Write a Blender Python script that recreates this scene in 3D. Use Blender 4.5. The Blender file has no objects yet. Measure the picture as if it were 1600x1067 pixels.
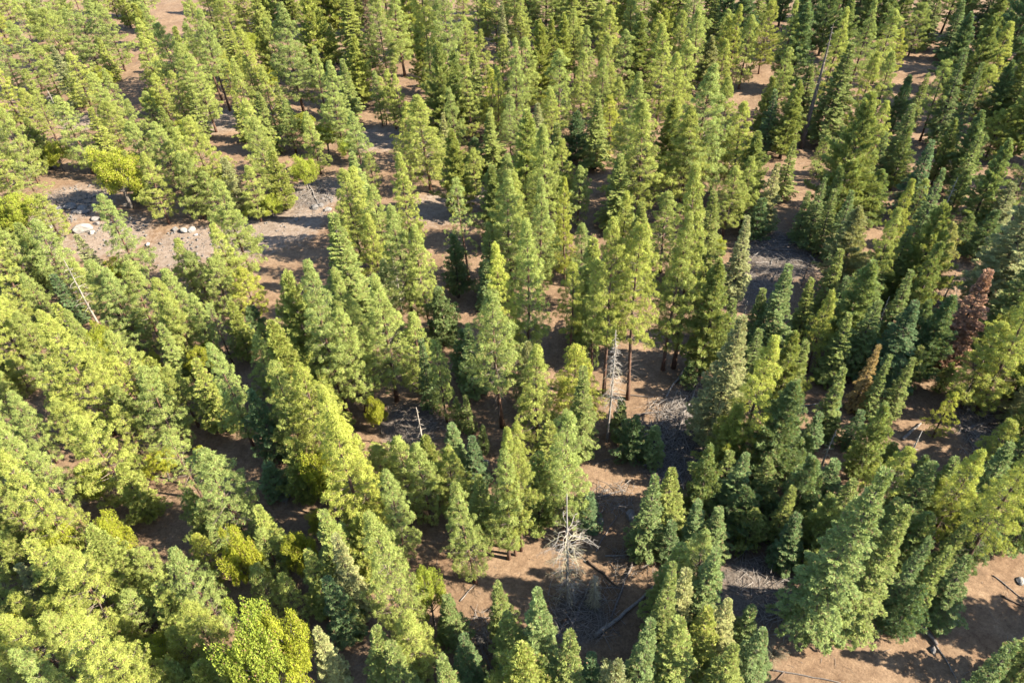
import bpy, math, random
import numpy as np
from mathutils import Matrix, Vector

# ------------------------------------------------------------------ camera, sky, sun, exposure
scene = bpy.context.scene
COLL = scene.collection
CAM_H, PITCH, ROLL = 65.0, math.radians(41.7), math.radians(-2.8)
cam = bpy.data.cameras.new('camera'); cam_ob = bpy.data.objects.new('camera', cam); COLL.objects.link(cam_ob)
cam.sensor_width = 36.0; cam.lens = 36.0 * 1130.0 / 1600.0; cam.clip_start = 0.5; cam.clip_end = 8000.0
fw = Vector((0, math.cos(PITCH), -math.sin(PITCH))); up0 = Vector((0, math.sin(PITCH), math.cos(PITCH))); rt0 = Vector((1, 0, 0))
rt = math.cos(ROLL) * rt0 + math.sin(ROLL) * up0; up = -math.sin(ROLL) * rt0 + math.cos(ROLL) * up0
cam_ob.matrix_world = Matrix(((rt.x, up.x, -fw.x, 0), (rt.y, up.y, -fw.y, 0), (rt.z, up.z, -fw.z, CAM_H), (0, 0, 0, 1)))
scene.camera = cam_ob

SUN_AZ, SUN_EL = math.radians(104), math.radians(36)      # azimuth clockwise from +Y (the way the camera looks)
to_sun = Vector((math.sin(SUN_AZ) * math.cos(SUN_EL), math.cos(SUN_AZ) * math.cos(SUN_EL), math.sin(SUN_EL)))
world = bpy.data.worlds.new('World'); scene.world = world; world.use_nodes = True
wn = world.node_tree.nodes; wn.clear()
sky = wn.new('ShaderNodeTexSky'); sky.sky_type = 'NISHITA'; sky.sun_disc = False
sky.sun_elevation = SUN_EL; sky.sun_rotation = SUN_AZ; sky.altitude = 1500
bg = wn.new('ShaderNodeBackground'); bg.inputs[1].default_value = 0.10
wo = wn.new('ShaderNodeOutputWorld')
world.node_tree.links.new(sky.outputs[0], bg.inputs[0]); world.node_tree.links.new(bg.outputs[0], wo.inputs[0])
sun = bpy.data.lights.new('sun', 'SUN'); sun.energy = 5.0; sun.angle = math.radians(0.53); sun.color = (1.0, 0.90, 0.74)
sun_ob = bpy.data.objects.new('sun', sun); COLL.objects.link(sun_ob)
sun_ob.rotation_euler = to_sun.to_track_quat('Z', 'Y').to_euler(); sun_ob.location = (80, -40, 120)
scene.view_settings.view_transform = 'Standard'; scene.view_settings.look = 'None'
scene.view_settings.gamma = 1.0; scene.view_settings.exposure = 2.52
scene.cycles.max_bounces = 6; scene.cycles.diffuse_bounces = 4; scene.cycles.transmission_bounces = 4
scene.cycles.glossy_bounces = 2; scene.cycles.sample_clamp_indirect = 6.0

# ------------------------------------------------------------------ materials
def new_mat(name):
    m = bpy.data.materials.new(name); m.use_nodes = True; m.node_tree.nodes.clear()
    return m, m.node_tree.nodes, m.node_tree.links

def ramp(n, stops):
    r = n.new('ShaderNodeValToRGB'); e = r.color_ramp.elements
    while len(e) < len(stops): e.new(0.5)
    for el, (p, c) in zip(e, stops): el.position = p; el.color = (*c, 1)
    return r

def foliage_mat(name, trans=0.42, gloss=0.05, vary=0.28):
    """two-sided leaf: diffuse + translucent + a little sheen; the tint is the tree's own (object colour), each tuft a bit off it"""
    m, n, l = new_mat(name)
    oi = n.new('ShaderNodeObjectInfo'); at = n.new('ShaderNodeAttribute'); at.attribute_name = 'tuft'
    hsv = n.new('ShaderNodeHueSaturation')
    mr = n.new('ShaderNodeMapRange'); mr.inputs[3].default_value = 1 - vary; mr.inputs[4].default_value = 1 + vary
    l.new(at.outputs['Fac'], mr.inputs[0]); l.new(mr.outputs[0], hsv.inputs['Value'])
    mh = n.new('ShaderNodeMath'); mh.operation = 'FRACT'
    mm = n.new('ShaderNodeMath'); mm.operation = 'MULTIPLY'; mm.inputs[1].default_value = 7.31
    l.new(at.outputs['Fac'], mm.inputs[0]); l.new(mm.outputs[0], mh.inputs[0])
    m2 = n.new('ShaderNodeMapRange'); m2.inputs[3].default_value = 0.482; m2.inputs[4].default_value = 0.512
    l.new(mh.outputs[0], m2.inputs[0]); l.new(m2.outputs[0], hsv.inputs['Hue'])
    fl = n.new('ShaderNodeMath'); fl.operation = 'MULTIPLY'; fl.inputs[1].default_value = 41.7; l.new(at.outputs['Fac'], fl.inputs[0])
    ff = n.new('ShaderNodeMath'); ff.operation = 'FRACT'; l.new(fl.outputs[0], ff.inputs[0])
    gt = n.new('ShaderNodeMath'); gt.operation = 'GREATER_THAN'; gt.inputs[1].default_value = 0.945; l.new(ff.outputs[0], gt.inputs[0])
    bm = n.new('ShaderNodeMix'); bm.data_type = 'RGBA'; l.new(gt.outputs[0], bm.inputs['Factor']); l.new(oi.outputs['Color'], bm.inputs['A'])
    bm.inputs['B'].default_value = (0.20, 0.125, 0.07, 1)                # a few dead needles among the live ones
    l.new(bm.outputs['Result'], hsv.inputs['Color'])
    d = n.new('ShaderNodeBsdfDiffuse'); t = n.new('ShaderNodeBsdfTranslucent'); g = n.new('ShaderNodeBsdfGlossy')
    g.inputs['Roughness'].default_value = 0.6; g.inputs['Color'].default_value = (0.85, 0.9, 0.8, 1)
    l.new(hsv.outputs[0], d.inputs[0])
    tw = n.new('ShaderNodeMix'); tw.data_type = 'RGBA'; tw.blend_type = 'MULTIPLY'; tw.inputs['Factor'].default_value = 1.0
    l.new(hsv.outputs[0], tw.inputs['A']); tw.inputs['B'].default_value = (1.25, 1.2, 0.7, 1)
    l.new(tw.outputs['Result'], t.inputs[0])
    a = n.new('ShaderNodeMixShader'); a.inputs[0].default_value = trans
    l.new(d.outputs[0], a.inputs[1]); l.new(t.outputs[0], a.inputs[2])
    b = n.new('ShaderNodeMixShader'); b.inputs[0].default_value = gloss
    l.new(a.outputs[0], b.inputs[1]); l.new(g.outputs[0], b.inputs[2])
    o = n.new('ShaderNodeOutputMaterial'); l.new(b.outputs[0], o.inputs[0])
    return m

def rough_mat(name, stops, scale=6.0, bump=0.4, stretch=(1, 1, 1), rough=0.9, detail=6.0):
    m, n, l = new_mat(name)
    tc = n.new('ShaderNodeTexCoord'); mp = n.new('ShaderNodeMapping'); mp.inputs['Scale'].default_value = stretch
    l.new(tc.outputs['Object'], mp.inputs[0])
    nz = n.new('ShaderNodeTexNoise'); nz.inputs['Scale'].default_value = scale; nz.inputs['Detail'].default_value = detail
    nz.inputs['Roughness'].default_value = 0.65
    l.new(mp.outputs[0], nz.inputs['Vector'])
    r = ramp(n, stops); l.new(nz.outputs[0], r.inputs[0])
    oi = n.new('ShaderNodeObjectInfo'); mr = n.new('ShaderNodeMapRange'); mr.inputs[3].default_value = 0.8; mr.inputs[4].default_value = 1.2
    l.new(oi.outputs['Random'], mr.inputs[0])
    hs = n.new('ShaderNodeHueSaturation'); l.new(mr.outputs[0], hs.inputs['Value']); l.new(r.outputs[0], hs.inputs['Color'])
    p = n.new('ShaderNodeBsdfPrincipled'); p.inputs['Roughness'].default_value = rough
    p.inputs['Specular IOR Level'].default_value = 0.2
    l.new(hs.outputs[0], p.inputs['Base Color'])
    bp = n.new('ShaderNodeBump'); bp.inputs['Strength'].default_value = bump; bp.inputs['Distance'].default_value = 0.05
    l.new(nz.outputs[0], bp.inputs['Height']); l.new(bp.outputs[0], p.inputs['Normal'])
    o = n.new('ShaderNodeOutputMaterial'); l.new(p.outputs[0], o.inputs[0])
    return m

M_NEEDLE = foliage_mat('pine_needles', 0.36, 0.008, 0.30)
M_SPRAY = foliage_mat('fir_sprays', 0.32, 0.008, 0.32)
M_LEAF = foliage_mat('oak_leaves', 0.42, 0.01, 0.30)
M_DEADLEAF = foliage_mat('dead_needles', 0.25, 0.02, 0.40)
M_PBARK = rough_mat('pine_bark', [(0.3, (0.028, 0.019, 0.015)), (0.5, (0.085, 0.048, 0.032)), (0.75, (0.15, 0.085, 0.055))], 9, 0.8, (1, 1, 0.25))
M_FBARK = rough_mat('fir_bark', [(0.3, (0.03, 0.024, 0.02)), (0.6, (0.085, 0.066, 0.054)), (0.8, (0.14, 0.11, 0.09))], 9, 0.8, (1, 1, 0.25))
M_OBARK = rough_mat('oak_bark', [(0.3, (0.04, 0.033, 0.028)), (0.7, (0.15, 0.13, 0.11))], 10, 0.8, (1, 1, 0.4))
M_TWIG = rough_mat('bare_twigs', [(0.3, (0.06, 0.046, 0.038)), (0.7, (0.16, 0.13, 0.105))], 5, 0.2)
M_SNAG = rough_mat('weathered_wood', [(0.25, (0.11, 0.094, 0.076)), (0.5, (0.22, 0.195, 0.165)), (0.8, (0.33, 0.30, 0.26))], 5, 0.5, (1, 1, 0.2))
M_LICHEN = rough_mat('lichened_branch', [(0.3, (0.14, 0.118, 0.078)), (0.55, (0.27, 0.24, 0.15)), (0.8, (0.36, 0.335, 0.25))], 3, 0.3)
M_LOG = [rough_mat('bleached_log', [(0.25, (0.07, 0.06, 0.052)), (0.5, (0.15, 0.134, 0.12)), (0.8, (0.24, 0.222, 0.205))], 5, 0.6, (1, 1, 0.15)),
         rough_mat('grey_log', [(0.25, (0.045, 0.036, 0.031)), (0.55, (0.115, 0.097, 0.084)), (0.8, (0.18, 0.16, 0.145))], 5, 0.6, (1, 1, 0.15)),
         rough_mat('brown_log', [(0.25, (0.03, 0.022, 0.016)), (0.55, (0.08, 0.054, 0.038)), (0.8, (0.13, 0.092, 0.065))], 5, 0.6, (1, 1, 0.15))]
M_ROCK = rough_mat('pale_granite', [(0.25, (0.11, 0.10, 0.09)), (0.5, (0.2, 0.187, 0.17)), (0.75, (0.29, 0.275, 0.255))], 3, 0.7)
M_ROCKD = rough_mat('grey_rock', [(0.25, (0.05, 0.047, 0.044)), (0.5, (0.115, 0.107, 0.10)), (0.8, (0.185, 0.173, 0.16))], 3, 0.7)

# ------------------------------------------------------------------ mesh helpers
def make_mesh(name, V, T, mat, tuft=None, smooth=False):
    V = np.ascontiguousarray(V, dtype=np.float32).reshape(-1, 3); T = np.ascontiguousarray(T, dtype=np.int32).reshape(-1, 3)
    me = bpy.data.meshes.new(name)
    me.vertices.add(len(V)); me.vertices.foreach_set('co', V.ravel())
    me.loops.add(len(T) * 3); me.loops.foreach_set('vertex_index', T.ravel())
    me.polygons.add(len(T)); me.polygons.foreach_set('loop_start', np.arange(0, len(T) * 3, 3, dtype=np.int32))
    if smooth: me.polygons.foreach_set('use_smooth', np.ones(len(T), dtype=bool))
    me.update(calc_edges=True)
    if tuft is not None:
        a = me.attributes.new('tuft', 'FLOAT', 'FACE'); a.data.foreach_set('value', np.ascontiguousarray(tuft, dtype=np.float32))
    me.materials.append(mat)
    return me

def tube(path, rad, sides=6, cap=True):
    P = np.asarray(path, float); n = len(P); rad = np.asarray(rad, float)
    d = np.gradient(P, axis=0); d /= np.linalg.norm(d, axis=1)[:, None] + 1e-9
    ref = np.array([0, 0, 1.0]) if abs(d[0][2]) < 0.9 else np.array([1.0, 0, 0])
    a = np.cross(d, ref); a /= np.linalg.norm(a, axis=1)[:, None] + 1e-9; b = np.cross(d, a)
    th = np.arange(sides) * 2 * np.pi / sides
    V = P[:, None, :] + rad[:, None, None] * (np.cos(th)[None, :, None] * a[:, None, :] + np.sin(th)[None, :, None] * b[:, None, :])
    V = V.reshape(-1, 3); T = []
    for i in range(n - 1):
        for j in range(sides):
            p, q = i * sides + j, i * sides + (j + 1) % sides
            T += [(p, q, q + sides), (p, q + sides, p + sides)]
    if cap:
        for i, o in ((0, 0), (n - 1, (n - 1) * sides)):
            for j in range(1, sides - 1):
                T.append((o, o + j, o + j + 1) if i else (o, o + j + 1, o + j))
    return V, np.array(T, dtype=np.int32)

class Bag:
    def __init__(s): s.v = []; s.t = []; s.n = 0
    def add(s, V, T): s.v.append(V); s.t.append(T + s.n); s.n += len(V)
    def out(s):
        if not s.v: return np.zeros((0, 3)), np.zeros((0, 3), int)
        return np.concatenate(s.v), np.concatenate(s.t)

def tufts(C, D, S, K, rs, spread=1.0, width=0.07, flat=0.0, N=None, shift=0.0):
    """K blades per tuft around the shoot ends C: a round tuft (flat = 0) mixes needles that stand out with needle bundles that lie over its
    rounded outside; a spray (flat > 0) spreads its blades near the plane with normal N"""
    C = np.asarray(C); D = np.asarray(D); S = np.asarray(S); n = len(C)
    R = rs.normal(size=(n, K, 3)); R /= np.linalg.norm(R, axis=2)[..., None]
    if flat > 0: R -= flat * (R * N[:, None, :]).sum(2)[..., None] * N[:, None, :]
    B = D[:, None, :] + spread * R
    B /= np.linalg.norm(B, axis=2)[..., None] + 1e-9
    L = S[:, None] * rs.uniform(0.6, 1.12, (n, K))
    W = rs.normal(size=(n, K, 3))
    if flat > 0: W = np.cross(np.broadcast_to(N[:, None, :], B.shape), B) + 0.55 * W
    W -= (W * B).sum(2)[..., None] * B; W /= np.linalg.norm(W, axis=2)[..., None] + 1e-9
    tip = C[:, None, :] + B * L[..., None]
    ws = (S[:, None] * rs.uniform(0.7, 1.3, (n, K)))[..., None]
    mid = C[:, None, :] + B * (L * 0.15)[..., None] + (rs.normal(size=(n, K, 3)) * shift)
    V = np.stack([mid, tip + W * ws * width, tip - W * ws * width], axis=2)
    if flat == 0:
        k = int(K * .6)                                   # bundles over the outside of the tuft
        nb = B[:, :k] + 0.45 * rs.normal(size=(n, k, 3)); nb /= np.linalg.norm(nb, axis=2)[..., None]
        u = np.cross(nb, W[:, :k]); u /= np.linalg.norm(u, axis=2)[..., None] + 1e-9; w2 = np.cross(nb, u)
        c = C[:, None, :] + B[:, :k] * (L[:, :k] * .78)[..., None]; q = ws[:, :k]
        V[:, :k] = np.stack([c - u * q * .26, c + u * q * .26 + w2 * q * .06, c + u * q * .26 - w2 * q * .06], axis=2)
    V = V.reshape(-1, 3)
    T = np.arange(len(V), dtype=np.int32).reshape(-1, 3)
    tv = np.repeat(rs.uniform(0, 1, n), K) * 0.75 + rs.uniform(0, 0.25, n * K)
    return V, T, tv

def unit(v): return v / (np.linalg.norm(v) + 1e-9)
ZUP = np.array([0, 0, 1.0])

def trunk_path(H, rs, sway=0.012, n=9):
    z = np.linspace(-0.35, H, n); s = H * sway
    ph = rs.uniform(0, 6.28, 2)
    x = s * np.sin(z / H * 4 + ph[0]); y = s * np.sin(z / H * 3.3 + ph[1])
    x -= x[0]; y -= y[0]
    return np.stack([x, y, z], 1)

def at_path(P, z):
    return np.array([np.interp(z, P[:, 2], P[:, 0]), np.interp(z, P[:, 2], P[:, 1]), z])

def pine(H, R, cb, seed, dens=1.0, size=0.36, K=58, thin=1.0):
    """pine: whorls of upswept limbs, side shoots, round needle tufts at the shoot ends"""
    rs = np.random.RandomState(seed)
    P = trunk_path(H, rs); r0 = 0.04 + H * 0.0095
    f = np.clip(P[:, 2] / H, 0, 1); rad = r0 * (1 - f) ** 0.9 + 0.025; rad[0] *= 1.35
    tv, tt = tube(P, rad, 9)
    br = Bag(); C, D, S = [], [], []
    z = cb * H; ph = rs.uniform(0, 6.28, 4); taper = rs.uniform(.60, .88)
    while z < H - 0.35:
        t = (z - cb * H) / (H - cb * H)
        prof = (0.62 + 0.38 * min(1, t / 0.16)) * min(1.0, 1.12 * (1 - t) ** taper)
        nl = rs.randint(4, 7) if t < 0.85 else rs.randint(4, 6)
        a0 = rs.uniform(0, 6.28)
        for k in range(nl):
            if rs.rand() < 0.10 / thin * (1.3 - t): continue
            a = a0 + k * 6.283 / nl + rs.normal() * 0.18
            lobe = 1 + 0.16 * math.sin(2 * a + ph[0] + z * 0.55) + 0.10 * math.sin(3 * a + ph[1] - z * 0.9)
            L = max(0.3, R * prof * lobe * (rs.uniform(0.8, 1.15) if rs.rand() < .8 else rs.uniform(.45, .8)))
            el = math.radians(-6 + 56 * t ** 1.2 + rs.normal() * 7)
            d = np.array([math.cos(a), math.sin(a), 0.0]); side = np.array([-math.sin(a), math.cos(a), 0])
            z0 = z + rs.uniform(-0.22, 0.22); s0 = at_path(P, z0)
            bend = rs.normal() * 0.07
            def pt(s): return s0 + d * (L * s * math.cos(el)) + side * (bend * L * s * s) + ZUP * (L * (s * math.sin(el) + 0.16 * s * s))
            br.add(*tube([pt(0), pt(.35), pt(.7), pt(.97)], np.array([0.035, 0.026, 0.016, 0.008]) * (0.6 + L * 0.28), 4, False))
            ax = unit(pt(1.0) - pt(0.7))
            C.append(pt(1.0)); D.append(unit(ax + 0.35 * ZUP)); S.append(size * rs.uniform(0.85, 1.2))
            s = 0.30 + rs.uniform(0, .1); step = 0.40 / L / dens
            sg = 1
            while s < 0.97:
                for sgn in ((1, -1) if rs.rand() < 0.7 else (sg,)):
                    l = ((1 - s) * L * 0.42 + 0.2) * rs.uniform(0.7, 1.2)
                    b = unit(ax * rs.uniform(.45, .9) + side * sgn * rs.uniform(.6, 1.0) + ZUP * rs.uniform(-0.1, 0.45))
                    e = pt(s) + b * l
                    C.append(e); D.append(unit(b + 0.4 * ZUP)); S.append(size * rs.uniform(0.75, 1.15))
                    if l > 0.62:
                        C.append(pt(s) + b * l * 0.5 + rs.normal(size=3) * .08); D.append(unit(b + 0.7 * ZUP)); S.append(size * rs.uniform(0.7, 1.0))
                    if l > 0.4: br.add(*tube([pt(s), pt(s) + b * l * .9], [0.012, 0.006], 3, False))
                sg = -sg; s += step * rs.uniform(0.8, 1.3)
        z += (0.64 if t < 0.8 else 0.42) * rs.uniform(0.8, 1.25) / dens ** .5
    top = P[-1]
    for k in range(7):
        a = k * 2.4; C.append(top + np.array([math.cos(a) * .14, math.sin(a) * .14, -0.10 * k])); D.append(unit(np.array([math.cos(a), math.sin(a), 1.6]))); S.append(size * .8)
    # dead lower limbs
    for k in range(int(6 + cb * H * 3)):
        zz = rs.uniform(0.10 * H, max(cb * H, .2 * H)); a = rs.uniform(0, 6.28); L = R * rs.uniform(.25, .6); s0 = at_path(P, zz)
        d = np.array([math.cos(a), math.sin(a), rs.uniform(-.35, .1)])
        br.add(*tube([s0, s0 + d * L * .5 + ZUP * .05, s0 + d * L - ZUP * .08], [0.022, 0.014, 0.006], 3, False))
    cv, ct, ca = tufts(C, D, S, K, rs, spread=1.15, width=0.05)
    return dict(H=H, R=R, trunk=make_mesh('trunk', tv, tt, M_PBARK, smooth=True),
                branches=make_mesh('branches', *br.out(), M_TWIG), crown=make_mesh('crown', cv, ct, M_NEEDLE, ca))

def fir(H, R, cb, seed, style='fir', size=0.34, K=16, mat=None, keep=1.0, bark=None):
    """fir or cedar: dense cone of drooping limbs carrying flat sprays; 'cedar' is fuller with lifted, rounded sprays"""
    rs = np.random.RandomState(seed)
    P = trunk_path(H, rs, 0.008); r0 = 0.05 + H * 0.013
    f = np.clip(P[:, 2] / H, 0, 1); rad = r0 * (1 - f) ** 0.95 + 0.02; rad[0] *= 1.4
    tv, tt = tube(P, rad, 9)
    br = Bag(); C, D, S, N = [], [], [], []
    z = cb * H; ph = rs.uniform(0, 6.28, 4); ced = style == 'cedar'
    while z < H - 0.25:
        t = (z - cb * H) / (H - cb * H)
        prof = ((0.7 + 0.3 * min(1, t / .12)) * min(1, 1.12 * (1 - t) ** (0.78 if ced else 0.98)))
        nl = rs.randint(5, 8) if t < .85 else rs.randint(4, 6)
        a0 = rs.uniform(0, 6.28)
        for k in range(nl):
            if rs.rand() > keep: 
                pass
            a = a0 + k * 6.283 / nl + rs.normal() * 0.2
            lobe = 1 + (0.2 if ced else .1) * math.sin(2 * a + ph[0] + z * 0.8) + (0.14 if ced else .07) * math.sin(3 * a + ph[1] - z * 1.2)
            L = max(0.22, R * prof * lobe * (rs.uniform(0.8, 1.15) if rs.rand() < .75 else rs.uniform(.4, .8)))
            el = math.radians((8 if ced else -10) + 42 * t ** 1.3 + rs.normal() * 7)
            d = np.array([math.cos(a), math.sin(a), 0.0]); side = np.array([-math.sin(a), math.cos(a), 0])
            s0 = at_path(P, z + rs.uniform(-.18, .18)); curl = (0.12 if ced else -0.10)
            def pt(s): return s0 + d * (L * s * math.cos(el)) + ZUP * (L * (s * math.sin(el) + curl * s * s))
            br.add(*tube([pt(0), pt(.5), pt(.97)], np.array([0.03, 0.018, 0.006]) * (0.6 + L * 0.25), 3, False))
            if rs.rand() > keep: continue
            ax = unit(pt(1.0) - pt(0.6)); nrm = unit(np.cross(ax, side)); 
            if ced: nrm = unit(nrm * .5 + rs.normal(size=3) * .8)
            C.append(pt(.92)); D.append(ax); S.append(size); N.append(nrm)
            s = 0.22 + rs.uniform(0, .1); step = (0.25 if ced else .22) / L
            while s < 0.97:
                for sgn in (1, -1):
                    if rs.rand() < .1: continue
                    l = ((1 - s) * L * 0.40 + 0.16) * rs.uniform(0.7, 1.2)
                    b = unit(ax * rs.uniform(.5, 1.0) + side * sgn * rs.uniform(.6, 1.0) + ZUP * (rs.uniform(-.1, .6) if ced else rs.uniform(-.25, .12)))
                    q = 0.0 if l < .5 else .45
                    C.append(pt(s) + b * l * .55); D.append(b); S.append(size * rs.uniform(.75, 1.15)); N.append(nrm)
                    if q:
                        C.append(pt(s) + b * l * .15); D.append(b); S.append(size * rs.uniform(.7, 1.0)); N.append(nrm)
                s += step * rs.uniform(.8, 1.3)
        z += (0.42 if t < .8 else .3) * rs.uniform(.8, 1.25)
    top = P[-1]
    for k in range(8):
        a = k * 2.4; C.append(top + np.array([math.cos(a) * .08, math.sin(a) * .08, -0.1 * k])); D.append(unit(np.array([math.cos(a), math.sin(a), 1.2]))); S.append(size * .6); N.append(ZUP)
    cv, ct, ca = tufts(C, D, S, K, rs, spread=0.9, width=0.08, flat=0.75 if not ced else 0.35, N=np.array(N), shift=0.03)
    return dict(H=H, R=R, style=style, trunk=make_mesh('trunk', tv, tt, bark or M_FBARK, smooth=True),
                branches=make_mesh('branches', *br.out(), M_TWIG), crown=make_mesh('crown', cv, ct, mat or M_SPRAY, ca))

def oak(H, R, seed, leaf=0.115, n_lobe=46, n_leaf=560):
    rs = np.random.RandomState(seed)
    br = Bag(); P = trunk_path(H * .62, rs, .03, 6); r0 = .07 + H * .016
    tv, tt = tube(P, np.linspace(r0 * 1.3, r0 * .45, 6), 8)
    V = []; A = []
    for k in range(n_lobe):
        u = (k + .5) / n_lobe; ph = math.acos(1 - 1.55 * u); a = k * 2.39996 + rs.normal() * .25
        q = rs.uniform(.35, 1.02)
        c = np.array([math.sin(ph) * math.cos(a) * R * q, math.sin(ph) * math.sin(a) * R * q, H * .56 + math.cos(ph) * H * .40 * q])
        b0 = at_path(P, min(H * .6, max(H * .25, c[2] * .6)))
        br.add(*tube([b0, (b0 + c) / 2 + ZUP * .15, c], [.06, .04, .015], 4, False))
        rl = R * rs.uniform(.14, .32)
        d = rs.normal(size=(n_leaf, 3)); d /= np.linalg.norm(d, axis=1)[:, None]
        rr = rl * (rs.uniform(.35, 1, n_leaf) ** .5) * (1 + .22 * np.sin(d[:, 0] * 5 + k) + .18 * np.sin(d[:, 1] * 6 + 2 * k))
        pos = c + d * rr[:, None] * np.array([1, 1, .85])
        e1 = rs.normal(size=(n_leaf, 3)); e1 /= np.linalg.norm(e1, axis=1)[:, None]
        e2 = np.cross(e1, d + rs.normal(size=(n_leaf, 3)) * .6); e2 /= np.linalg.norm(e2, axis=1)[:, None] + 1e-9
        s = leaf * rs.uniform(.6, 1.2, n_leaf)[:, None]
        V.append(np.stack([pos - e1 * s * .6, pos + e2 * s * .38, pos + e1 * s * .6, pos - e2 * s * .38], 1))
        A.append(np.repeat(rs.uniform(0, .6) + rs.uniform(0, .4, n_leaf), 2))
    V = np.concatenate(V).reshape(-1, 3); i = np.arange(len(V) // 4)[:, None] * 4
    T = np.concatenate([i + np.array([[0, 1, 2]]), i + np.array([[0, 2, 3]])], 1).reshape(-1, 3)
    return dict(H=H, R=R, trunk=make_mesh('trunk', tv, tt, M_OBARK, smooth=True), branches=make_mesh('branches', *br.out(), M_OBARK),
                crown=make_mesh('crown', V, T, M_LEAF, np.concatenate(A)))

def snag_branch(L, rs, droop=0.3, twigs=5, r=0.035):
    """one bare curved branch with forking twigs, along +X from the origin"""
    b = Bag(); n = 6; s = np.linspace(0, 1, n)
    y = np.cumsum(rs.normal(size=n) * .06) * L; y -= y[0]
    z = L * (0.12 * s - droop * s * s) + np.cumsum(rs.normal(size=n) * .02) * L; z -= z[0]
    P = np.stack([L * s, y, z], 1)
    b.add(*tube(P, r * (1 - s * .75), 5))
    for k in range(twigs):
        q = rs.uniform(.25, .95); p = np.array([np.interp(q, s, P[:, i]) for i in range(3)]); l = L * (1.1 - q) * rs.uniform(.3, .7)
        d = unit(np.array([rs.uniform(.4, 1), rs.choice([-1, 1]) * rs.uniform(.4, 1), rs.uniform(-.6, .3)]))
        m = p + d * l * .5 + rs.normal(size=3) * .04 * L
        b.add(*tube([p, m, p + d * l + ZUP * -.1 * l], [r * .45, r * .3, r * .12], 3, False))
    return b.out()

def snag(H, R, seed, n_br=22, b0=.2, b1=.95, droop=.3):
    """standing dead tree: tapered bare trunk and bare branches (trunk mesh, branches mesh)"""
    rs = np.random.RandomState(seed)
    P = trunk_path(H, rs, .012, 10); f = np.clip(P[:, 2] / H, 0, 1)
    tv, tt = tube(P, (0.04 + H * .011) * (1 - f) ** .8 + .03, 8)
    br = Bag()
    for k in range(n_br):
        t = b0 + (b1 - b0) * rs.rand(); a = rs.uniform(0, 6.28); L = max(.3, R * (1.05 - t) ** .6 * rs.uniform(.5, 1.15))
        V, T = snag_branch(L, rs, droop)
        c, s = math.cos(a), math.sin(a); M = np.array([[c, -s, 0], [s, c, 0], [0, 0, 1]])
        br.add(V @ M.T + at_path(P, t * H), T)
    return dict(H=H, R=R, trunk=make_mesh('trunk', tv, tt, M_SNAG, smooth=True), branches=make_mesh('branches', *br.out(), M_SNAG), crown=None)

# ------------------------------------------------------------------ ground
def ground_z(x, y):
    return 0.22 * np.sin(x * .11 + 1.3) * np.cos(y * .09) + 0.10 * np.sin(x * .31 + y * .23) + 0.05 * np.sin(x * .8 - y * .6) + .03 * np.sin(x * 1.7 + y * 1.3)

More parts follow.
